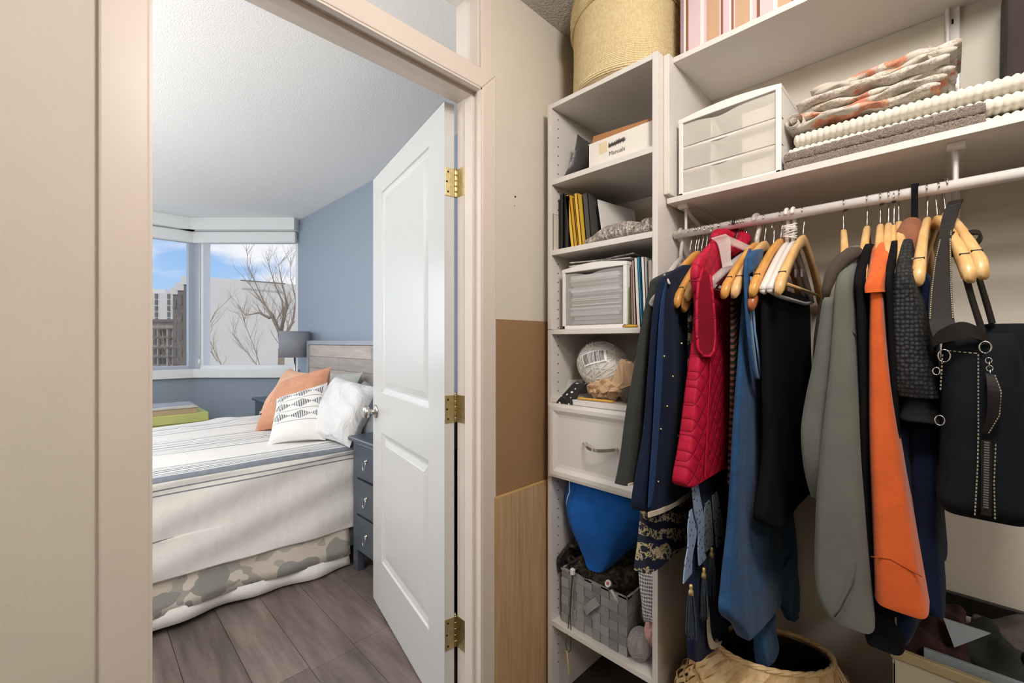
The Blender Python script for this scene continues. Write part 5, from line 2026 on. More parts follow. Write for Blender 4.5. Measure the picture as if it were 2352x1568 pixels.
# ================================================================ clothes
M_char = fabric('charcoal_knit', '#343634', 0.12, 500, 0.4)
M_navy = fabric('navy_jersey', '#141e34', 0.12, 600, 0.3)
M_navy2 = fabric('deep_navy_cotton', '#16203a', 0.12, 500, 0.3)
M_lining = fabric('mid_blue_lining', '#1d3a63', 0.08, 500, 0.3)
M_gold = plain('gold_bead', '#dcc07f', 0.3, 0.6)
M_cream = fabric('cream_piping', '#cbbfac', 0.06, 500, 0.3)
M_denim = fabric('blue_denim', '#284c73', 0.18, 420, 0.5, 0.1, 40)
M_denimlt = fabric('faded_denim_seam', '#6d8cae', 0.15, 420, 0.5)
M_black = fabric('black_jersey', '#0e0e11', 0.15, 500, 0.3, 0.0)
M_grey = fabric('grey_green_fleece', '#66675f', 0.06, 300, 0.35, 0.15)
M_gseam = fabric('grey_seam', '#4f514a', 0.06, 300, 0.3)
M_grib = fabric('taupe_rib', '#4a4039', 0.1, 160, 0.6)
M_orange = fabric('orange_jersey', '#d4602c', 0.10, 350, 0.4, 0.15)
M_oranged = fabric('deep_orange_thread', '#a8481f', 0.1, 350, 0.4)
M_brown = fabric('rust_brown_scarf', '#8b5a44', 0.2, 120, 0.6)


def quilt():
    t = NT('quilted_crimson')
    v = t.tc.outputs['Object']
    sep = t.n.new('ShaderNodeSeparateXYZ')
    t.link(v, sep.inputs[0])
    x, z = t.math('MULTIPLY', sep.outputs[0], 0.95), sep.outputs[2]
    a = t.math('ABSOLUTE', t.math('SINE', t.math('MULTIPLY', t.math('ADD', x, z), 72)))
    b = t.math('ABSOLUTE', t.math('SINE', t.math('MULTIPLY', t.math('SUBTRACT', x, z), 72)))
    h = t.math('POWER', t.math('MINIMUM', a, b), 0.3)
    pz = t.noise(t.coord(), 90, 3)
    t.link(t.ramp(h, [(0.0, C('#7d0a22')), (0.45, C('#a80e30')), (1.0, C('#b80f36'))]), t.p.inputs['Base Color'])
    t.p.inputs['Roughness'].default_value = 0.62
    t.p.inputs['Specular IOR Level'].default_value = 0.3
    t.bump(t.math('ADD', h, t.math('MULTIPLY', pz, 0.5)), 0.75, 0.004)
    return t.m


M_quilt = quilt()
M_crim = fabric('crimson_lining', '#b0132f', 0.08, 400, 0.3)


def crochet():
    t = NT('black_crochet')
    v = t.coord('Object', (1, 1, 0.8))
    n = t.n.new('ShaderNodeTexVoronoi')
    n.inputs['Scale'].default_value = 165
    n.inputs['Randomness'].default_value = 0.35
    t.link(v, n.inputs['Vector'])
    t.link(t.ramp(n.outputs[0], [(0.2, C('#3a3b3e')), (0.55, C('#0c0c0f'))]), t.p.inputs['Base Color'])
    t.p.inputs['Roughness'].default_value = 0.9
    t.bump(t.math('SUBTRACT', 1.0, n.outputs[0]), 0.8, 0.004)
    return t.m


M_croch = crochet()


def gold_embroidery():
    t = NT('navy_gold_embroidery')
    v = t.coord('Object', (1, 1, 1))
    n1 = t.noise(v, 52, 4, 0.7)
    sep = t.n.new('ShaderNodeSeparateXYZ')
    t.link(t.tc.outputs['Object'], sep.inputs[0])
    wob = t.math('MULTIPLY', t.noise(v, 14, 2), 0.06)
    zz = t.math('ADD', t.math('ADD', sep.outputs[2], t.math('MULTIPLY', sep.outputs[0], 0.35)), wob)
    band = t.math('FRACT', t.math('MULTIPLY', zz, 20))
    inb = t.math('LESS_THAN', band, 0.62)
    worm = t.math('LESS_THAN', t.math('ABSOLUTE', t.math('SUBTRACT', n1, 0.5)), 0.045)
    m = t.math('MULTIPLY', inb, worm)
    t.link(t.mix(m, C('#141c33'), C('#c7b58c')), t.p.inputs['Base Color'])
    t.p.inputs['Roughness'].default_value = 0.7
    t.bump(m, 0.8, 0.002)
    return t.m


M_emb = gold_embroidery()


def clothes(name, label, cat, m, rows, amp=0.006, freq=14, seed=0, n=44, e=0.6, top=0.15, part='body', group=None):
    z0 = min(r[0] for r in rows)
    t = thing(name, label, cat, (sum(r[1] + r[2] for r in rows) / len(rows) / 2, sum(r[3] + r[4] for r in rows) / len(rows) / 2, z0), group)
    garment_mb(rows, amp, freq, seed, n, 64, e, top).build(part, m, t, smooth=True)
    return t


def F(y, th, rows):
    """rows (z, x0, x1) hung flat at rail position y"""
    out = []
    k = len(rows)
    for i, r in enumerate(rows):
        h = th if isinstance(th, (int, float)) else lerp(th[0], th[1], i / (k - 1))
        yy = y if isinstance(y, (int, float)) else lerp(y[0], y[1], i / (k - 1))
        out.append((r[0], r[1], r[2], yy - h, yy + h))
    return out


def SH(tops, x0, x1, rows):
    """garment on a wooden hanger: shoulder rows follow the hanger arms, then the body rows (z, y_high, y_low)"""
    out = []
    for (z, xa), (yh, yl) in zip(((1.455, 1.145), (1.415, 1.08), (1.370, 1.022)), tops):
        out.append((z, xa, 2 * RX - xa, yl, yh))
    k = len(rows)
    for i, r in enumerate(rows):
        out.append((r[0], lerp(1.018, x0, min(1, i / 3)), x1, r[2], r[1]))
    return out


def E(x0, x1, rows):
    """rows (z, y_high, y_low) seen edge on, spanning x0..x1"""
    out = []
    k = len(rows)
    for i, r in enumerate(rows):
        a = x0 if isinstance(x0, (int, float)) else lerp(x0[0], x0[1], i / (k - 1))
        b = x1 if isinstance(x1, (int, float)) else lerp(x1[0], x1[1], i / (k - 1))
        # narrow at the neck: shoulders slope towards the hook
        out.append((r[0], a, b, r[2], r[1]))
    return out


# --- charcoal jacket next to the tower
jk = clothes('charcoal_jacket', 'long charcoal jacket hanging nearest the tower, hem over the drawer', 'jacket', M_char,
             F(0.545, (0.012, 0.024), [(1.452, 1.17, 1.30), (1.418, 1.07, 1.40), (1.394, 1.055, 1.45), (1.326, 1.034, 1.46), (1.184, 0.990, 1.46), (1.029, 0.941, 1.46), (0.922, 0.904, 1.45)]), 0.006, 13, 1)
MB().ribbon([(0.905, 0.523, 0.923), (0.97, 0.521, 0.919), (1.05, 0.522, 0.918), (1.15, 0.521, 0.92)], (0, 1, 0), 0.004, 0.004).build('hem_edge', M_cream, jk)

# --- navy tunic with gold dots
nt_ = clothes('navy_tunic', 'navy tunic sprinkled with gold dots beside the charcoal jacket', 'tunic', M_navy,
              F((0.500, 0.495), (0.012, 0.022), [(1.46, 1.15, 1.30), (1.425, 1.055, 1.38), (1.404, 1.013, 1.42), (1.344, 0.990, 1.44), (1.186, 0.965, 1.44), (1.033, 0.940, 1.44), (0.895, 0.900, 1.42), (0.866, 0.906, 1.40)]), 0.006, 11, 2)
rnd = random.Random(3)
mb = MB()
for (px_, z) in ((0.985, 1.22), (0.968, 1.05), (1.03, 1.17), (1.06, 1.02), (1.01, 0.96), (1.10, 1.10), (0.955, 0.93), (1.05, 0.90), (1.12, 0.95), (1.00, 1.10), (1.08, 1.25), (1.13, 1.18)):
    mb.ball((px_, 0.4745, z), 0.0026, (1, 1, 1), 6, 4)
o = mb.build('gold_dots', M_gold, nt_)
o['kind'] = 'stuff'
MB().ribbon([(1.02, 0.486, 1.40), (0.990, 0.482, 1.34), (0.968, 0.478, 1.2), (0.944, 0.475, 1.05), (0.918, 0.472, 0.93), (0.905, 0.4715, 0.885)], (1, 0, 0), [0.004, 0.016, 0.030, 0.028, 0.024, 0.010], 0.002).build('side_band', M_lining, nt_)
MB().ribbon([(0.903, 0.472, 0.868), (0.97, 0.4715, 0.860), (1.06, 0.4705, 0.858), (1.16, 0.472, 0.860)], (0, 0, 1), 0.011, 0.004).build('hem_piping', M_cream, nt_)
MB().tube([(1.06, 0.510, 1.425), (1.035, 0.492, 1.412), (1.02, 0.478, 1.395)], 0.003, 6).build('collar_edge', M_cream, nt_, smooth=True)

# --- embroidered navy and gold skirt
sk = clothes('embroidered_skirt', 'navy skirt with dense gold embroidery below the navy tunic', 'skirt', M_emb,
             F(0.522, (0.006, 0.022), [(1.30, 1.12, 1.42), (1.1, 1.06, 1.42), (0.95, 1.0, 1.42), (0.87, 0.982, 1.40), (0.79, 0.968, 1.38), (0.73, 0.962, 1.36), (0.70, 0.966, 1.34)]), 0.006, 10, 3)
# --- slim beaded neckline strip
bd = clothes('beaded_dupatta', 'narrow dark scarf with gold beaded edge between tunic and red vest', 'scarf', M_emb,
             F(0.452, 0.006, [(1.37, 1.07, 1.14), (1.28, 1.075, 1.12), (1.18, 1.075, 1.105), (1.12, 1.078, 1.092)]), 0.003, 20, 4)
mb = MB()
for k in range(14):
    mb.ball((1.094 - 0.0006 * k, 0.4445, 1.31 - 0.0145 * k), 0.0032, (1, 1, 1), 6, 4)
o = mb.build('beads', M_gold, bd)
o['kind'] = 'stuff'
# --- blue and navy dresses behind the vest
clothes('blue_blouse', 'blue satin blouse strip showing left of the red vest', 'blouse', M_lining,
        F(0.448, (0.008, 0.014), [(1.40, 1.10, 1.40), (1.356, 1.085, 1.42), (1.238, 1.08, 1.42), (1.088, 1.07, 1.42), (0.95, 1.06, 1.42)]), 0.004, 22, 5)
nd_ = clothes('navy_dress', 'long deep navy dress reaching down to the bamboo basket', 'dress', M_navy2,
              F(0.434, (0.010, 0.016), [(1.40, 1.08, 1.42), (1.25, 1.06, 1.44), (1.0, 1.05, 1.45), (0.80, 1.04, 1.45), (0.62, 1.03, 1.45), (0.50, 1.04, 1.42), (0.475, 1.06, 1.38)]), 0.007, 12, 6)
MB().ribbon([(1.075, 0.415, 0.66), (1.085, 0.412, 0.60), (1.09, 0.411, 0.545), (1.11, 0.41, 0.505), (1.16, 0.408, 0.488)], (1, 0, 0.4), [0.006, 0.011, 0.016, 0.022, 0.012], 0.003).build('lining_strip', M_cream, nd_)

# --- lace sash with tassels
M_lace = NT('blue_lace')
v_ = M_lace.coord('Object', (85, 85, 85))
d_ = M_lace.voro(v_, 1.0)
M_lace.link(M_lace.mix(M_lace.math('LESS_THAN', d_, 0.26), C('#8a9db8'), C('#3a4358')), M_lace.p.inputs['Base Color'])
M_lace.p.inputs['Roughness'].default_value = 0.9
M_lace = M_lace.m
M_lace2 = NT('grey_lace')
d_ = M_lace2.voro(M_lace2.coord('Object', (85, 85, 85)), 1.0)
M_lace2.link(M_lace2.mix(M_lace2.math('LESS_THAN', d_, 0.3), C('#6f757d'), C('#2b2f38')), M_lace2.p.inputs['Base Color'])
M_lace2.p.inputs['Roughness'].default_value = 0.9
M_lace2 = M_lace2.m
M_tas = fabric('slate_tassel', '#3d4650', 0.2, 300, 0.6)
ls = thing('lace_sash', 'pale blue lace sash with gold capped tassels under the red vest', 'sash', (1.0, 0.43, 0.75))
yl = 0.412
MB().ribbon([(1.00, yl, 0.965), (1.008, yl - .002, 0.91), (1.02, yl - .004, 0.86), (1.035, yl - .004, 0.82), (1.035, yl - .003, 0.775), (1.045, yl - .003, 0.735)], (1, 0, 0.1), [0.03, 0.034, 0.04, 0.034, 0.032, 0.04], 0.003).build('tail', M_lace, ls)
MB().ribbon([(1.005, yl + .004, 0.87), (1.0, yl + .002, 0.84), (0.995, yl + .001, 0.80), (0.975, yl, 0.765), (0.968, yl, 0.725)], (1, 0, 0.15), [0.03, 0.05, 0.045, 0.04, 0.045], 0.003).build('tail', M_lace, ls)
MB().ribbon([(1.10, yl + .006, 0.86), (1.095, yl + .004, 0.82), (1.10, yl + .004, 0.78), (1.105, yl + .004, 0.745)], (1, 0, 0.1), [0.03, 0.05, 0.05, 0.045], 0.003).build('tail', M_lace2, ls)
MB().ribbon([(1.14, yl + .004, 0.87), (1.15, yl + .002, 0.82), (1.165, yl + .002, 0.775), (1.175, yl + .002, 0.735)], (1, 0, 0.1), [0.03, 0.045, 0.05, 0.055], 0.003).build('tail', M_lace2, ls)
for (x, y, z) in ((0.978, yl - .004, 0.705), (1.046, yl - .006, 0.718), (1.115, yl + .002, 0.74)):
    c = MB().lathe((x, y, z - 0.020), [(0.001, 0.024), (0.0035, 0.023), (0.004, 0.017), (0.003, 0.013), (0.0055, 0.009), (0.006, 0.0), (0.001, -0.001)], 12).build('tassel_cap', M_gold, ls, smooth=True)
    rnd = random.Random(int(x * 1000))
    mb = MB()
    for k in range(26):
        a, r = rnd.uniform(0, 2 * PI), rnd.uniform(0.001, 0.005)
        l = rnd.uniform(0.085, 0.105)
        mb.tube([(x + r * math.cos(a), y + r * math.sin(a), z - 0.018), (x + 1.9 * r * math.cos(a), y + 1.9 * r * math.sin(a), z - 0.05), (x + 2.6 * r * math.cos(a + .2) + rnd.uniform(-.003, .003), y + 2.6 * r * math.sin(a + .2), z - 0.018 - l)], 0.0010, 4)
    o = mb.build('tassel_threads', M_tas, ls)
    o['kind'] = 'stuff'

# --- red quilted vest
rv = clothes('red_quilted_vest', 'crimson quilted sleeveless vest in the middle of the left clothes', 'vest', M_quilt,
             F(0.418, (0.012, 0.024), [(1.535, 1.20, 1.34), (1.515, 1.147, 1.38), (1.474, 1.075, 1.42), (1.442, 1.022, 1.44), (1.401, 1.013, 1.44), (1.342, 1.035, 1.42), (1.249, 1.018, 1.38), (1.139, 0.989, 1.36), (1.043, 0.966, 1.33), (0.955, 0.940, 1.28), (0.936, 0.955, 1.25)]), 0.005, 10, 7, 56)
yy = 0.390
arm = [(1.030, 0.402, 1.425), (1.016, 0.407, 1.39), (1.012, 0.409, 1.34), (1.009, 0.408, 1.28), (1.006, 0.404, 1.24), (1.012, 0.396, 1.222), (1.032, 0.388, 1.220), (1.052, 0.386, 1.232), (1.060, 0.386, 1.265), (1.056, 0.386, 1.31), (1.048, 0.387, 1.36), (1.042, 0.390, 1.41)]
mb = MB()
mb.rings([[(x + 0.010, y + 0.008, z) for x, y, z in arm], [(x, y - 0.0005, z) for x, y, z in arm]])
mb.build('armhole_shade', fabric('shaded_crimson_lining', '#7c0c22', 0.08, 400, 0.3), rv, smooth=False)  # crimson darkened so the patch reads as a shaded opening
MB().tube(arm, 0.0036, 8).build('armhole_piping', M_quilt, rv, smooth=True)
MB().tube([(1.055, yy + .003, 1.228), (1.04, yy + .002, 1.14), (1.022, yy, 1.04), (1.0, yy - .004, 0.95)], 0.0016, 6).build('side_seam', M_crim, rv)
MB().tube([(1.235, yy - .002, 1.15), (1.215, yy - .003, 1.09), (1.215, yy - .004, 1.04), (1.225, yy - .004, 0.985)], 0.0035, 6).build('pocket_welt', M_crim, rv, smooth=True)
cl = MB()
cl.tube([(1.20, 0.437, 1.525), (1.245, 0.446, 1.545), (1.29, 0.43, 1.55), (1.30, 0.405, 1.545), (1.275, 0.388, 1.53), (1.23, 0.388, 1.505), (1.19, 0.395, 1.485)], [0.015, 0.019, 0.02, 0.019, 0.018, 0.017, 0.014], 12).build('collar', M_quilt, rv, smooth=True)
clothes('crimson_lining_panel', 'second crimson garment edge behind the red vest', 'jacket', M_crim,
        F(0.385, 0.006, [(1.20, 1.21, 1.27), (1.10, 1.21, 1.27), (1.035, 1.205, 1.27)]), 0.003, 15, 8)

# --- patterned dark strip, denim dress
t = NT('dark_plaid')
w_ = t.n.new('ShaderNodeTexWave')
w_.bands_direction = 'Z'
w_.inputs['Scale'].default_value = 26
w_.inputs['Distortion'].default_value = 2
t.link(t.coord('Object', (1, 1, 1), (0, 0.6, 0)), w_.inputs['Vector'])
t.link(t.ramp(w_.outputs['Fac'], [(0.0, C('#1d1c1d')), (0.55, C('#23211f')), (0.68, C('#8b7d62')), (0.78, C('#4c6350')), (0.9, C('#8a4a40'))]), t.p.inputs['Base Color'])
t.p.inputs['Roughness'].default_value = 0.9
M_plaid = t.m
clothes('plaid_shirt', 'dark striped shirt sliver between red vest and denim dress', 'shirt', M_plaid,
        F(0.362, (0.008, 0.010), [(1.40, 1.10, 1.40), (1.3, 1.10, 1.42), (1.207, 1.098, 1.42), (1.032, 1.092, 1.40), (0.92, 1.086, 1.38)]), 0.003, 16, 9)
clothes('black_long_dress', 'long black dress hanging behind the red vest and lace', 'dress', M_black,
        F(0.392, (0.008, 0.012), [(1.40, 1.22, 1.45), (1.2, 1.20, 1.46), (0.9, 1.16, 1.46), (0.62, 1.14, 1.46)]), 0.006, 12, 10)
dd_ = clothes('denim_dress', 'long blue denim pinafore dress trailing into the bamboo basket', 'dress', M_denim,
              F((0.335, 0.325), (0.008, 0.022), [(1.40, 1.10, 1.28), (1.33, 1.085, 1.34), (1.192, 1.060, 1.42), (1.049, 1.035, 1.46), (0.862, 1.006, 1.48), (0.735, 0.972, 1.49), (0.690, 0.965, 1.49), (0.640, 1.02, 1.49), (0.585, 1.06, 1.49)]), 0.010, 9, 11, 50, 0.6, 0.1)
# hanging folds below the hem
garment_mb(F((0.330, 0.322), 0.016, [(0.64, 1.18, 1.30), (0.57, 1.18, 1.28), (0.50, 1.175, 1.27), (0.462, 1.19, 1.26)]), 0.006, 22, 3, 20, 40).build('hem_fold', M_denim, dd_, smooth=True)
garment_mb(F((0.318, 0.300), 0.012, [(0.66, 1.28, 1.47), (0.58, 1.30, 1.47), (0.53, 1.33, 1.46), (0.50, 1.36, 1.44)]), 0.006, 22, 4, 20, 40).build('hem_fold', M_denim, dd_, smooth=True)
# shoulder straps: one loop hanging forward
MB().ribbon([(1.14, 0.330, 1.455), (1.095, 0.325, 1.43), (1.062, 0.318, 1.395), (1.052, 0.314, 1.33), (1.054, 0.309, 1.26), (1.066, 0.305, 1.20), (1.080, 0.303, 1.172)], [(0.6, 0, -0.8), (0.75, 0, -0.6), (1, 0, -0.2), (1, 0, 0), (1, 0, 0), (1, 0, 0), (1, 0, 0)], [0.05, 0.04, 0.026, 0.018, 0.017, 0.017, 0.017], 0.005).build('strap', M_denim, dd_, smooth=True)
MB().tube([(1.066, 0.3105, 1.40), (1.062, 0.311, 1.33), (1.064, 0.306, 1.26), (1.075, 0.3025, 1.20), (1.088, 0.3, 1.172), (1.098, 0.30, 1.18), (1.092, 0.302, 1.22), (1.078, 0.306, 1.28), (1.074, 0.31, 1.36)], 0.0024, 6).build('strap_seam', M_denimlt, dd_, smooth=True)
MB().ribbon([(1.075, 0.322, 1.425), (1.11, 0.318, 1.445), (1.15, 0.318, 1.455)], (0.3, 0, 1), 0.045, 0.02).build('shoulder', M_denim, dd_, bevel=0.006)

# --- black skirt folded over a hanger bar
bs = clothes('black_skirt', 'black skirt folded over a hanger bar in front of the denim dress', 'skirt', M_black,
             F((0.285, 0.280), (0.010, 0.022), [(1.378, 1.075, 1.475), (1.345, 1.072, 1.485), (1.191, 1.074, 1.49), (1.045, 1.078, 1.495), (0.951, 1.066, 1.49), (0.878, 1.046, 1.475), (0.850, 1.07, 1.46)]), 0.006, 12, 12, 44, 0.45)
MB().tube([(1.088, 0.285, 1.372), (1.30, 0.285, 1.381)], 0.0035, 8).build('hanging_loop', M_hw2, bs, smooth=True)

# --- grey hooded sweatshirt
gs = clothes('grey_sweatshirt', 'grey green hooded sweatshirt left of the orange shirt', 'sweatshirt', M_grey,
             SH([(0.152, 0.122), (0.155, 0.122), (0.160, 0.121)], 1.0, 1.50, [(1.275, 0.168, 0.117), (1.156, 0.177, 0.112), (1.069, 0.184, 0.109), (0.938, 0.190, 0.103), (0.807, 0.192, 0.096), (0.755, 0.186, 0.093), (0.728, 0.170, 0.095)]), 0.005, 8, 13, 48, 0.6)
garment_mb([(1.34, 1.02, 1.12, 0.150, 0.176), (1.22, 1.02, 1.14, 0.155, 0.192), (1.13, 1.02, 1.14, 0.165, 0.207), (1.07, 1.02, 1.14, 0.170, 0.212), (1.00, 1.03, 1.14, 0.165, 0.206), (0.94, 1.05, 1.13, 0.165, 0.195)], 0.004, 10, 6, 30, 40, 0.9).build('sleeve', M_grey, gs, smooth=True)
MB().tube([(1.12, 0.130, 1.437), (1.08, 0.134, 1.428), (1.05, 0.147, 1.410), (1.035, 0.159, 1.385), (1.028, 0.166, 1.355), (1.03, 0.167, 1.337)], [0.010, 0.014, 0.013, 0.011, 0.008, 0.005], 12).build('hood', M_grib, gs, smooth=True)
MB().tube([(1.035, 0.1645, 1.280), (1.025, 0.150, 1.288), (1.022, 0.13, 1.280), (1.03, 0.118, 1.262)], 0.0014, 6).build('yoke_seam', M_gseam, gs, smooth=True)
MB().tube([(0.985, 0.115, 0.86), (0.984, 0.120, 0.82), (0.986, 0.139, 0.765), (0.995, 0.148, 0.745)], 0.0016, 6).build('pocket_seam', M_gseam, gs, smooth=True)
# thick brown leatherette coat edge behind it
M_coat = fabric('brown_coat_cloth', '#453a33', 0.12, 300, 0.3)
clothes('brown_coat', 'dark brown coat sleeve hanging behind the grey sweatshirt', 'coat', M_coat,
        [(1.36, 1.28, 1.46, 0.20, 0.225), (1.25, 1.25, 1.47, 0.20, 0.235), (1.12, 1.26, 1.46, 0.203, 0.232), (1.02, 1.28, 1.44, 0.205, 0.225)], 0.004, 12, 14)

# --- black top between
clothes('black_blouse', 'black top pressed between grey sweatshirt and orange shirt', 'top', M_black,
        SH([(0.128, 0.104)] * 3, 1.03, 1.46, [(1.325, 0.123, 0.104), (1.158, 0.119, 0.103), (0.95, 0.118, 0.10), (0.80, 0.115, 0.08), (0.73, 0.116, 0.055), (0.700, 0.110, 0.05)]), 0.004, 10, 15, 40, 0.6)
# --- orange shirt
os_ = clothes('orange_shirt', 'bright orange long shirt seen edge on', 'shirt', M_orange,
              SH([(0.108, 0.079), (0.109, 0.077), (0.108, 0.076)], 1.0, 1.49, [(1.340, 0.104, 0.078), (1.242, 0.104, 0.072), (1.084, 0.103, 0.055), (0.926, 0.098, 0.036), (0.820, 0.097, 0.022), (0.790, 0.097, 0.018)]), 0.004, 9, 16, 48, 0.6)
garment_mb([(1.452, 1.15, 1.39, 0.072, 0.115), (1.415, 1.078, 1.46, 0.072, 0.113), (1.385, 1.035, 1.49, 0.074, 0.110), (1.362, 1.013, 1.50, 0.075, 0.109), (1.344, 1.010, 1.50, 0.075, 0.109)], 0.003, 12, 9, 20, 64, 0.6, 0.8).build('short_sleeve', M_orange, os_, smooth=True)
MB().tube([(0.998, 0.096, 0.873), (0.998, 0.070, 0.878), (0.998, 0.045, 0.868), (0.999, 0.030, 0.862)], 0.0010, 6).build('hem_seam', M_oranged, os_, smooth=True)
clothes('black_shirt', 'black shirt squeezed between orange shirt and crochet cardigan', 'shirt', M_black,
        SH([(0.084, 0.064), (0.084, 0.064), (0.083, 0.066)], 1.04, 1.45, [(1.30, 0.080, 0.066), (1.10, 0.076, 0.06), (0.95, 0.074, 0.055), (0.82, 0.072, 0.050)]), 0.003, 10, 25, 36, 0.6)
# --- navy trousers under the orange shirt
ntr = clothes('navy_trousers', 'dark navy trousers hanging below the orange shirt hem', 'trousers', M_navy2,
              E(1.06, 1.44, [(1.10, 0.085, 0.045), (0.90, 0.095, 0.035), (0.78, 0.110, 0.030), (0.73, 0.112, 0.036), (0.695, 0.100, 0.045)]), 0.005, 11, 17)
MB().ribbon([(1.050, 0.066, 0.755), (1.052, 0.067, 0.72), (1.054, 0.068, 0.69), (1.056, 0.070, 0.668)], (0, 1, 0), 0.003, 0.002).build('drawcord', M_yg, ntr)

# --- black crochet cardigan and navy skirt under it
cc = clothes('crochet_cardigan', 'black open knit cardigan right of the orange shirt', 'cardigan', M_croch,
             SH([(0.068, 0.046), (0.070, 0.043), (0.071, 0.038)], 1.025, 1.47, [(1.321, 0.076, 0.028), (1.242, 0.076, 0.016), (1.165, 0.072, 0.008), (1.155, 0.071, 0.007)]), 0.003, 10, 18, 44, 0.55)
garment_mb(E((1.035, 1.03), 1.46, [(1.165, 0.070, 0.010), (1.14, 0.070, 0.004), (1.118, 0.067, 0.003), (1.112, 0.064, 0.004)]), 0.003, 10, 18, 14, 64, 0.7).build('ribbed_hem', fabric('black_rib', '#1f2022', 0.1, 150, 0.6), cc, smooth=True)
mb = MB()
rnd = random.Random(4)
for k in range(16):
    mb.ball((1.062 + rnd.uniform(-.012, .006), 0.048 + rnd.uniform(-.006, .012), 1.385 + rnd.uniform(-.02, .02)), 0.0028, (1, 1, 1), 6, 4)
o = mb.build('sequins', M_chrome, cc)
o['kind'] = 'stuff'
clothes('navy_skirt', 'navy skirt showing below the black crochet cardigan', 'skirt', M_navy2,
        E(1.07, 1.46, [(1.14, 0.060, 0.004), (1.06, 0.058, 0.004), (1.006, 0.055, 0.006), (0.891, 0.045, 0.006), (0.80, 0.038, 0.004), (0.765, 0.032, 0.008)]), 0.005, 11, 19)
clothes('navy_blouse', 'small navy top behind the bare pale hanger', 'top', M_navy2,
        E(1.10, 1.44, [(1.38, 0.040, 0.022), (1.35, 0.042, 0.016), (1.30, 0.042, 0.014), (1.22, 0.042, 0.012), (1.16, 0.04, 0.012)]), 0.003, 11, 20)

# --- brown scarf on a dark hook
bsc = thing('brown_scarf', 'rust brown knitted scarf looped over a dark strap on the rail', 'scarf', (1.2, 0.05, 1.45))
MB().ribbon([(1.285, 0.049, 1.565), (1.281, 0.049, 1.588), (1.268, 0.049, 1.591), (1.256, 0.049, 1.58), (1.252, 0.049, 1.54), (1.245, 0.049, 1.50)], (0, 1, 0), 0.011, 0.003).build('strap', M_black, bsc)
MB().tube([(1.25, 0.051, 1.498), (1.22, 0.053, 1.495), (1.19, 0.056, 1.475), (1.175, 0.056, 1.445), (1.17, 0.050, 1.415), (1.17, 0.046, 1.385)], [0.012, 0.017, 0.019, 0.018, 0.013, 0.008], 12).build('loop', M_brown, bsc, smooth=True)
MB().tube([(1.24, 0.043, 1.49), (1.21, 0.040, 1.475), (1.19, 0.040, 1.44), (1.185, 0.041, 1.40), (1.19, 0.042, 1.35)], [0.008, 0.011, 0.010, 0.008, 0.006], 10).build('tail', M_brown, bsc, smooth=True)

# ================================================================ handbag
M_bag = fabric('black_denim_bag', '#14171c', 0.15, 500, 0.4, 0.0)
M_leather = plain('black_leather', '#1b1614', 0.62, spec=0.25, bump=0.25, bscale=180)
M_stitch = plain('cream_stitch', '#a3977f', 0.7)
M_zip = plain('zip_teeth', '#9a9a98', 0.3, 0.8)
hb = thing('handbag', 'black denim handbag with zip and cream stitching hanging at the end of the rail', 'handbag', (1.15, -0.045, 0.98))
rows = [(1.268, 1.02, 1.28, -0.080, 0.004), (1.244, 1.00, 1.28, -0.083, 0.006), (1.184, 0.992, 1.29, -0.090, 0.009), (1.122, 0.99, 1.295, -0.092, 0.008), (1.06, 0.988, 1.30, -0.095, 0.010), (1.016, 0.986, 1.30, -0.100, 0.014), (0.992, 0.988, 1.298, -0.100, 0.014), (0.975, 1.0, 1.29, -0.092, 0.006)]
garment_mb(rows, 0.002, 6, 3, 30, 64, 0.5, 0.8).build('body', M_bag, hb, smooth=True)
garment_mb([(1.285, 1.10, 1.30, -0.098, -0.040), (1.27, 1.08, 1.30, -0.110, -0.036), (1.20, 1.07, 1.30, -0.113, -0.036), (1.12, 1.08, 1.30, -0.110, -0.036)], 0.002, 6, 4, 16, 40, 0.6, 0.8).build('pocket_flap', M_bag, hb, smooth=True)


def stitches(name, pts, step=0.0055, r=0.0009):
    mb = MB()
    pts = [Vector(p) for p in pts]
    for a, b in zip(pts[:-1], pts[1:]):
        L_ = (b - a).length
        k = max(1, int(L_ / step))
        for i in range(k):
            mb.tube([a.lerp(b, (i + 0.15) / k), a.lerp(b, (i + 0.75) / k)], r, 4)
    o = mb.build(name, M_stitch, hb)
    o['kind'] = 'stuff'
    return o


xf = 0.983
stitches('stitching', [(xf + .010, -0.034, 1.236), (xf + .004, -0.034, 1.12), (xf, -0.033, 1.06), (xf, -0.030, 0.985)])
stitches('stitching', [(xf + .006, -0.052, 1.10), (xf + .002, -0.050, 1.04), (xf, -0.051, 0.985)])
stitches('stitching', [(xf + .014, 0.000, 1.240), (xf + .012, -0.034, 1.236)])
stitches('stitching', [(xf + .016, 0.0055, 1.235), (xf + .009, 0.008, 1.175)])
mb = MB()
z = 1.10
while z > 1.0:
    yz = -0.0425 + 0.001 * (1.1 - z) * 10
    mb.box((xf - 0.0030, yz - 0.0028, z), (xf + 0.006, yz + 0.0028, z + 0.0022))
    z -= 0.0038
o = mb.build('zip', M_zip, hb)
o['kind'] = 'stuff'
MB().ribbon([(xf + .001, -0.042, 1.104), (xf - .001, -0.042, 1.05), (xf - .001, -0.042, 0.99)], (0, 1, 0), 0.011, 0.003).build('zip_tape', M_leather, hb)
MB().ribbon([(xf - .001, -0.046, 1.205), (xf - .010, -0.050, 1.18), (xf - .008, -0.049, 1.145), (xf - .002, -0.041, 1.115)], (0, 1, 0.2), [0.010, 0.015, 0.014, 0.008], 0.004).build('zip_pull', M_leather, hb)
stitches('stitching', [(xf - .0035, -0.0505, 1.205), (xf - .0125, -0.0565, 1.18), (xf - .0105, -0.055, 1.145), (xf - .0045, -0.044, 1.115)], 0.004, 0.0007)
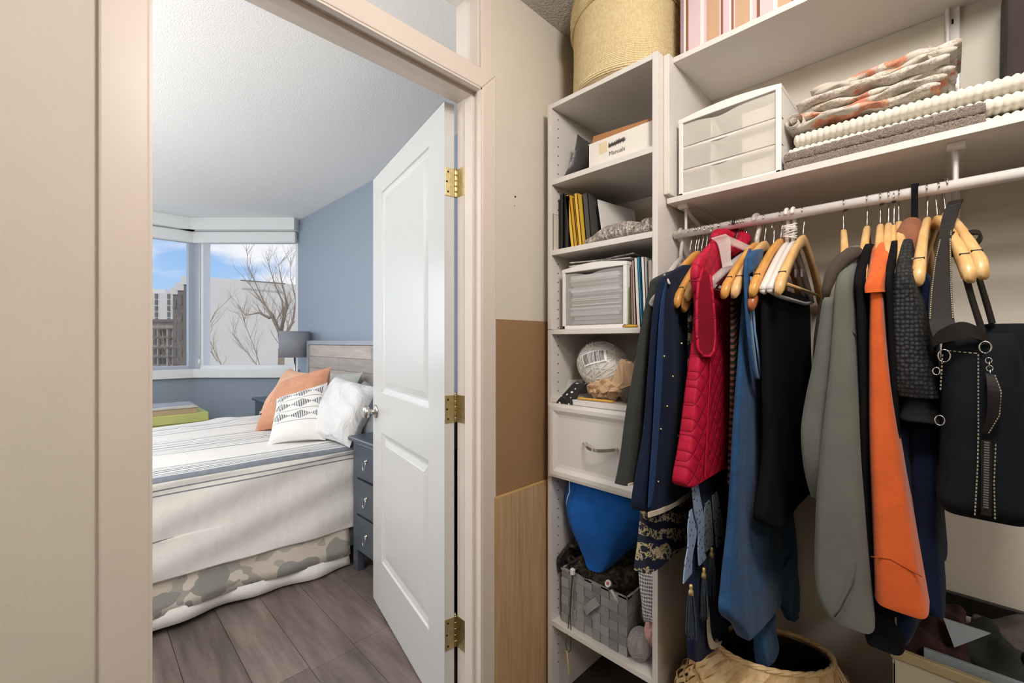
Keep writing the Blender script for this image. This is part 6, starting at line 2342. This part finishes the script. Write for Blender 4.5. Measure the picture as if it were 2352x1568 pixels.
mb = MB()
for k in range(4):
    c = Vector((xf - 0.001, -0.0445 - 0.0005 * k, 1.226 - 0.006 * k))
    ax = (0, 1, 0) if k % 2 else (1, 0, 0)
    mb.tube([c + Vector((0.0 if k % 2 == 0 else 0.0035 * math.cos(2 * PI * q / 10), 0.0035 * math.cos(2 * PI * q / 10) if k % 2 == 0 else 0, 0.0045 * math.sin(2 * PI * q / 10))) for q in range(10)], 0.0008, 5, True)
mb.build('chain', M_chrome, hb, smooth=True)
for (y, z, r) in ((0.0035, 1.232, 0.010), (0.0125, 1.207, 0.006), (-0.041, 1.246, 0.009), (0.0085, 1.128, 0.008)):
    MB().tube([(xf - 0.001, y + r * 0.7 * math.cos(2 * PI * q / 16), z + r * math.sin(2 * PI * q / 16)) for q in range(16)], 0.0011, 6, True).build('ring', M_chrome, hb, smooth=True)
# handles
MB().ribbon([(1.205, -0.012, 1.526), (1.185, -0.010, 1.520), (1.165, -0.003, 1.49), (1.14, 0.003, 1.45), (1.10, 0.006, 1.40), (1.05, 0.008, 1.34), (1.01, 0.007, 1.292), (0.995, 0.002, 1.262)],
            [(0.3, -1, .1), (0.2, -1, .2), (.1, -1, .3), (0.1, -1, .1), (.1, -1, 0), (0, -1, 0), (0, -1, 0), (0, -1, 0)], [0.020, 0.022, 0.022, 0.018, 0.022, 0.028, 0.030, 0.030], 0.004).build('handle', M_leather, hb)
stitches('stitching', [(1.180, -0.014, 1.512), (1.158, -0.005, 1.475), (1.136, -0.0045, 1.45)], 0.005)
stitches('stitching', [(1.131, -0.0035, 1.444), (1.094, -0.004, 1.40), (1.044, -0.0045, 1.34), (1.005, -0.0065, 1.292)], 0.005)
stitches('stitching', [(1.131, 0.0095, 1.444), (1.094, 0.0155, 1.40), (1.044, 0.0195, 1.34), (1.005, 0.0205, 1.292)], 0.005)
MB().ribbon([(1.15, -0.006, 1.458), (1.13, -0.012, 1.43), (1.09, -0.020, 1.38), (1.05, -0.030, 1.32), (1.01, -0.038, 1.275), (0.99, -0.0405, 1.25)], (0.7, -0.5, 0), [0.010, 0.010, 0.011, 0.010, 0.010, 0.008], 0.004).build('handle', M_leather, hb)
MB().ribbon([(1.19, -0.020, 1.46), (1.16, -0.034, 1.40), (1.11, -0.046, 1.33), (1.08, -0.053, 1.285)], (0.7, -0.5, 0), 0.010, 0.004).build('handle', M_leather, hb)
MB().ribbon([(0.992, 0.016, 1.252), (0.985, 0.008, 1.262), (0.982, -0.008, 1.270), (0.984, -0.020, 1.273), (0.990, -0.033, 1.268), (1.0, -0.045, 1.258)], (0, 0.2, 1), [0.012, 0.02, 0.026, 0.026, 0.022, 0.016], 0.004).build('top_band', M_leather, hb)
# knot loop around the two tilted hangers
MB().ribbon([Vector((1.13, -0.020, 1.432)) + Vector((0.010 * math.sin(a), 0.022 * math.cos(a), 0.016 * math.sin(a) + 0.010 * math.cos(a) * -1)) for a in [2 * PI * q / 14 for q in range(15)]], (0.75, 0.1, 0.6), 0.016, 0.003).build('handle_loop', M_leather, hb)

# ================================================================ bamboo basket on the floor
M_bam = woodmat('bamboo_strip', '#c9a572', '#e2c597', (20, 20, 6), 0.5, 0.1)
M_bam2 = woodmat('bamboo_strip_dark', '#b38a57', '#d2af7c', (20, 20, 6), 0.5, 0.1)
M_in = plain('basket_shade', '#211d1b', 0.95)  # dark colour stands in for the shade inside the basket
bx, by = 1.255, 0.315
bas = thing('bamboo_basket', 'tall woven bamboo basket on the floor under the denim dress', 'basket', (bx, by, 0))


def brad(z):
    """outer radius of the basket at height z"""
    pts = [(0.0, 0.20), (0.15, 0.235), (0.30, 0.235), (0.38, 0.20), (0.44, 0.158), (0.475, 0.142)]
    for (za, ra), (zb, rb) in zip(pts[:-1], pts[1:]):
        if z <= zb:
            u = (z - za) / (zb - za)
            return lerp(ra, rb, u * u * (3 - 2 * u) if 0 <= u <= 1 else u)
    return pts[-1][1]




def bpos(a, z, dr=0.0):
    """point on the basket wall; the mouth is squeezed to an oval"""
    q = min(1, max(0, (z - 0.28) / 0.19))
    f = lerp(1.0, 0.60, q * q * (3 - 2 * q))
    r = brad(z) + dr
    l, v = r * math.cos(a), r * math.sin(a) * f
    x = bx + (l + v) / math.sqrt(2)
    return (min(x, XB - 0.006), by + (v - l) / math.sqrt(2), z + 0.012 * q * math.cos(a) * -1)


for k in range(46):
    a = 2 * PI * k / 46
    pts, wd = [], []
    for q in range(17):
        z = 0.004 + 0.468 * q / 16
        aa = a + 0.75 * max(0, (z - 0.30) / 0.17) ** 1.5
        pts.append(bpos(aa, z, 0.003 * (1 if (q + k) % 2 else -1)))
        p0, p1 = Vector(bpos(aa - 0.02, z)), Vector(bpos(aa + 0.02, z))
        wd.append(tuple((p1 - p0).normalized()))
    MB().ribbon(pts, wd, [0.0155 if i < 12 else 0.0155 + 0.0012 * (i - 11) for i in range(17)], 0.0022).build('stake', M_bam if k % 3 else M_bam2, bas)
for k in range(15):
    z = 0.02 + 0.027 * k
    if z > 0.40:
        break
    pts = [bpos(2 * PI * q / 92, z + 0.004 * math.sin(6 * PI * q / 92 + k), 0.0036 * math.cos(23 * 2 * PI * q / 92 + PI * (k % 2))) for q in range(93)]
    MB().ribbon(pts, (0, 0, 1), 0.0145, 0.0022).build('weaver', M_bam2 if k % 4 == 2 else M_bam, bas)
mb = MB()
for k in range(3):
    mb.tube([bpos(2 * PI * q / 60, 0.472 + 0.003 * math.sin(20 * PI * q / 60 + k * 2.1), 0.004 * math.cos(20 * PI * q / 60 + k * 2.1)) for q in range(60)], 0.0042, 6, True)
mb.build('rim', M_bam, bas, smooth=True)
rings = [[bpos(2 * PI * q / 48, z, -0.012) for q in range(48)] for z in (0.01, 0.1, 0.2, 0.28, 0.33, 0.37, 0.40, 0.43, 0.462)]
MB().rings(rings, True, True, False).build('inner_shade', M_in, bas, smooth=True)

# ================================================================ floor boxes at the right
M_bin = plain('cream_storage_bin', '#cfc4ae', 0.5, var=0.05)
M_binlid = plain('grey_lid_edge', '#8f9aa2', 0.4)
bn_ = thing('storage_bin', 'cream open storage bin full of dark clothes under the handbag', 'bin', (1.37, -0.2, 0))
x0, x1, y0, y1, z1 = 1.235, 1.505, -0.45, 0.083, 0.60
mb = MB()
mb.box((x0, y0, 0.0), (x0 + 0.006, y1, z1)).box((x1 - 0.006, y0, 0), (x1, y1, z1)).box((x0, y0, 0), (x1, y0 + 0.006, z1)).box((x0, y1 - 0.006, 0), (x1, y1, z1)).box((x0, y0, 0), (x1, y1, 0.006))
mb.build('body', M_bin, bn_, bevel=0.002)
mb = MB()
mb.box((x0 - 0.006, y0, z1 - 0.018), (x0 + 0.008, y1 + 0.003, z1 + 0.002)).box((x0, y1 - 0.006, z1 - 0.018), (x1, y1 + 0.004, z1 + 0.002))
mb.build('rim', plain('straw_rim', '#b8a77f', 0.5), bn_, bevel=0.002)
box('inner_lip', (x0 + 0.012, -0.40, z1 - 0.01), (x0 + 0.022, 0.035, z1 + 0.016), M_binlid, bn_)
MB().tube([(x0 - 0.002, 0.078, z1), (x0 - 0.002, 0.076, z1 + 0.06), (x0 + 0.004, 0.070, z1 + 0.075)], 0.004, 6).build('clip', M_clearp, bn_, smooth=True)
mb = MB()
mb.obox((x0 - 0.001, -0.052, z1 - 0.065), (0.0006, 0, 0), (0, 0.010, 0.002), (0, -0.002, 0.016))
mb.build('torn_label', M_lab, bn_)
for (lb, c, m, seed) in (('dark maroon folded cloth at the front corner of the cream bin', [(1.262, 0.07, 0.585), (1.262, -0.04, 0.585), (1.40, -0.03, 0.66), (1.40, 0.07, 0.66)], fabric('maroon_cloth', '#3f2b29', 0.2, 300, 0.4), 1),
                         ('charcoal crumpled garment in the middle of the cream bin', [(1.27, -0.02, 0.60), (1.27, -0.16, 0.60), (1.46, -0.14, 0.68), (1.46, -0.01, 0.68)], M_char, 2),
                         ('black garment slumped over the right part of the cream bin', [(1.255, -0.08, 0.59), (1.255, -0.28, 0.59), (1.44, -0.26, 0.66), (1.45, -0.06, 0.66)], M_black, 3),
                         ('grey beige shawl heaped at the back of the cream bin', [(1.36, -0.05, 0.64), (1.36, -0.30, 0.63), (1.49, -0.28, 0.76), (1.49, -0.06, 0.74)], fabric('shawl_cloth', '#625a52', 0.25, 60, 0.5), 4)):
    if seed == 1:
        mb, uv = pillow_mb(*c, 0.06, 20, seed, 0.014)
    else:
        cc_ = sum((Vector(p) for p in c), Vector()) / 4
        cc_.z = 0.572 + 0.010 * seed
        mb = MB().ball(cc_, 1.0, (abs(c[2][0] - c[0][0]) * 0.5, abs(c[1][1] - c[0][1]) * 0.56, 0.046), 48, 30, 0.16, seed)
        for i, p in enumerate(mb.v):
            mb.v[i] = (p[0], p[1], p[2] + 0.010 * math.sin(38 * p[0] + 55 * p[1] + seed) + 0.006 * math.sin(90 * p[1] - 40 * p[0]))
    setp(mb.build('folded_clothing', m, None, smooth=True), lb, 'clothes', 'clothes heaped in the cream bin')
sh = thing('paper_flap', 'triangular grey card standing among the dark clothes in the bin', 'card', (1.30, -0.03, 0.64))
mb = MB()
mb.rings([[(1.292, 0.006, 0.672), (1.272, -0.010, 0.628), (1.30, -0.062, 0.668)], [(1.295, 0.006, 0.672), (1.275, -0.010, 0.628), (1.303, -0.062, 0.668)]])
mb.build('card', M_binlid, sh)
# framed grey board leaning on the back wall
fbd = thing('framed_board', 'grey board with black frame leaning on the back wall behind the bin', 'board', (1.515, -0.3, 0))
box('board', (1.514, -0.62, 0.0), (1.520, 0.012, 0.60), plain('grey_board', '#8c8a80', 0.7, var=0.05), fbd)
box('frame_top', (1.509, -0.63, 0.600), (1.523, 0.02, 0.642), M_blackp, fbd)
box('frame_side', (1.509, 0.0, 0.0), (1.523, 0.02, 0.598), M_blackp, fbd)

# sheet materials leaning on the wall strip by the doorway
M_hardb = plain('brown_hardboard', '#9b7854', 0.8, var=0.10, vscale=220, bump=0.2, bscale=300)
o = box('hardboard_sheet', (0.957, YW - 0.008, 0.0), (1.30, YW - 0.002, 1.328), M_hardb)
setp(o, 'tall plain brown hardboard sheet against the wall beside the door casing', 'board')
o = MB()
M_oak = woodmat('oak_veneer', '#b59268', '#d0b088', (30, 30, 1.6), 0.5, 0.1)
wp_ = thing('oak_panel', 'shorter striped oak panel leaning in front of the brown hardboard', 'board', (1.1, YW - 0.02, 0))
box('sheet', (0.944, YW - 0.024, 0.0), (1.30, YW - 0.012, 0.753), M_oak, wp_, 0.0006)
box('edge_band', (0.944, YW - 0.0243, 0.753), (1.30, YW - 0.0117, 0.756), plain('pale_veneer_edge', '#d2ad74', 0.5), wp_, 0)
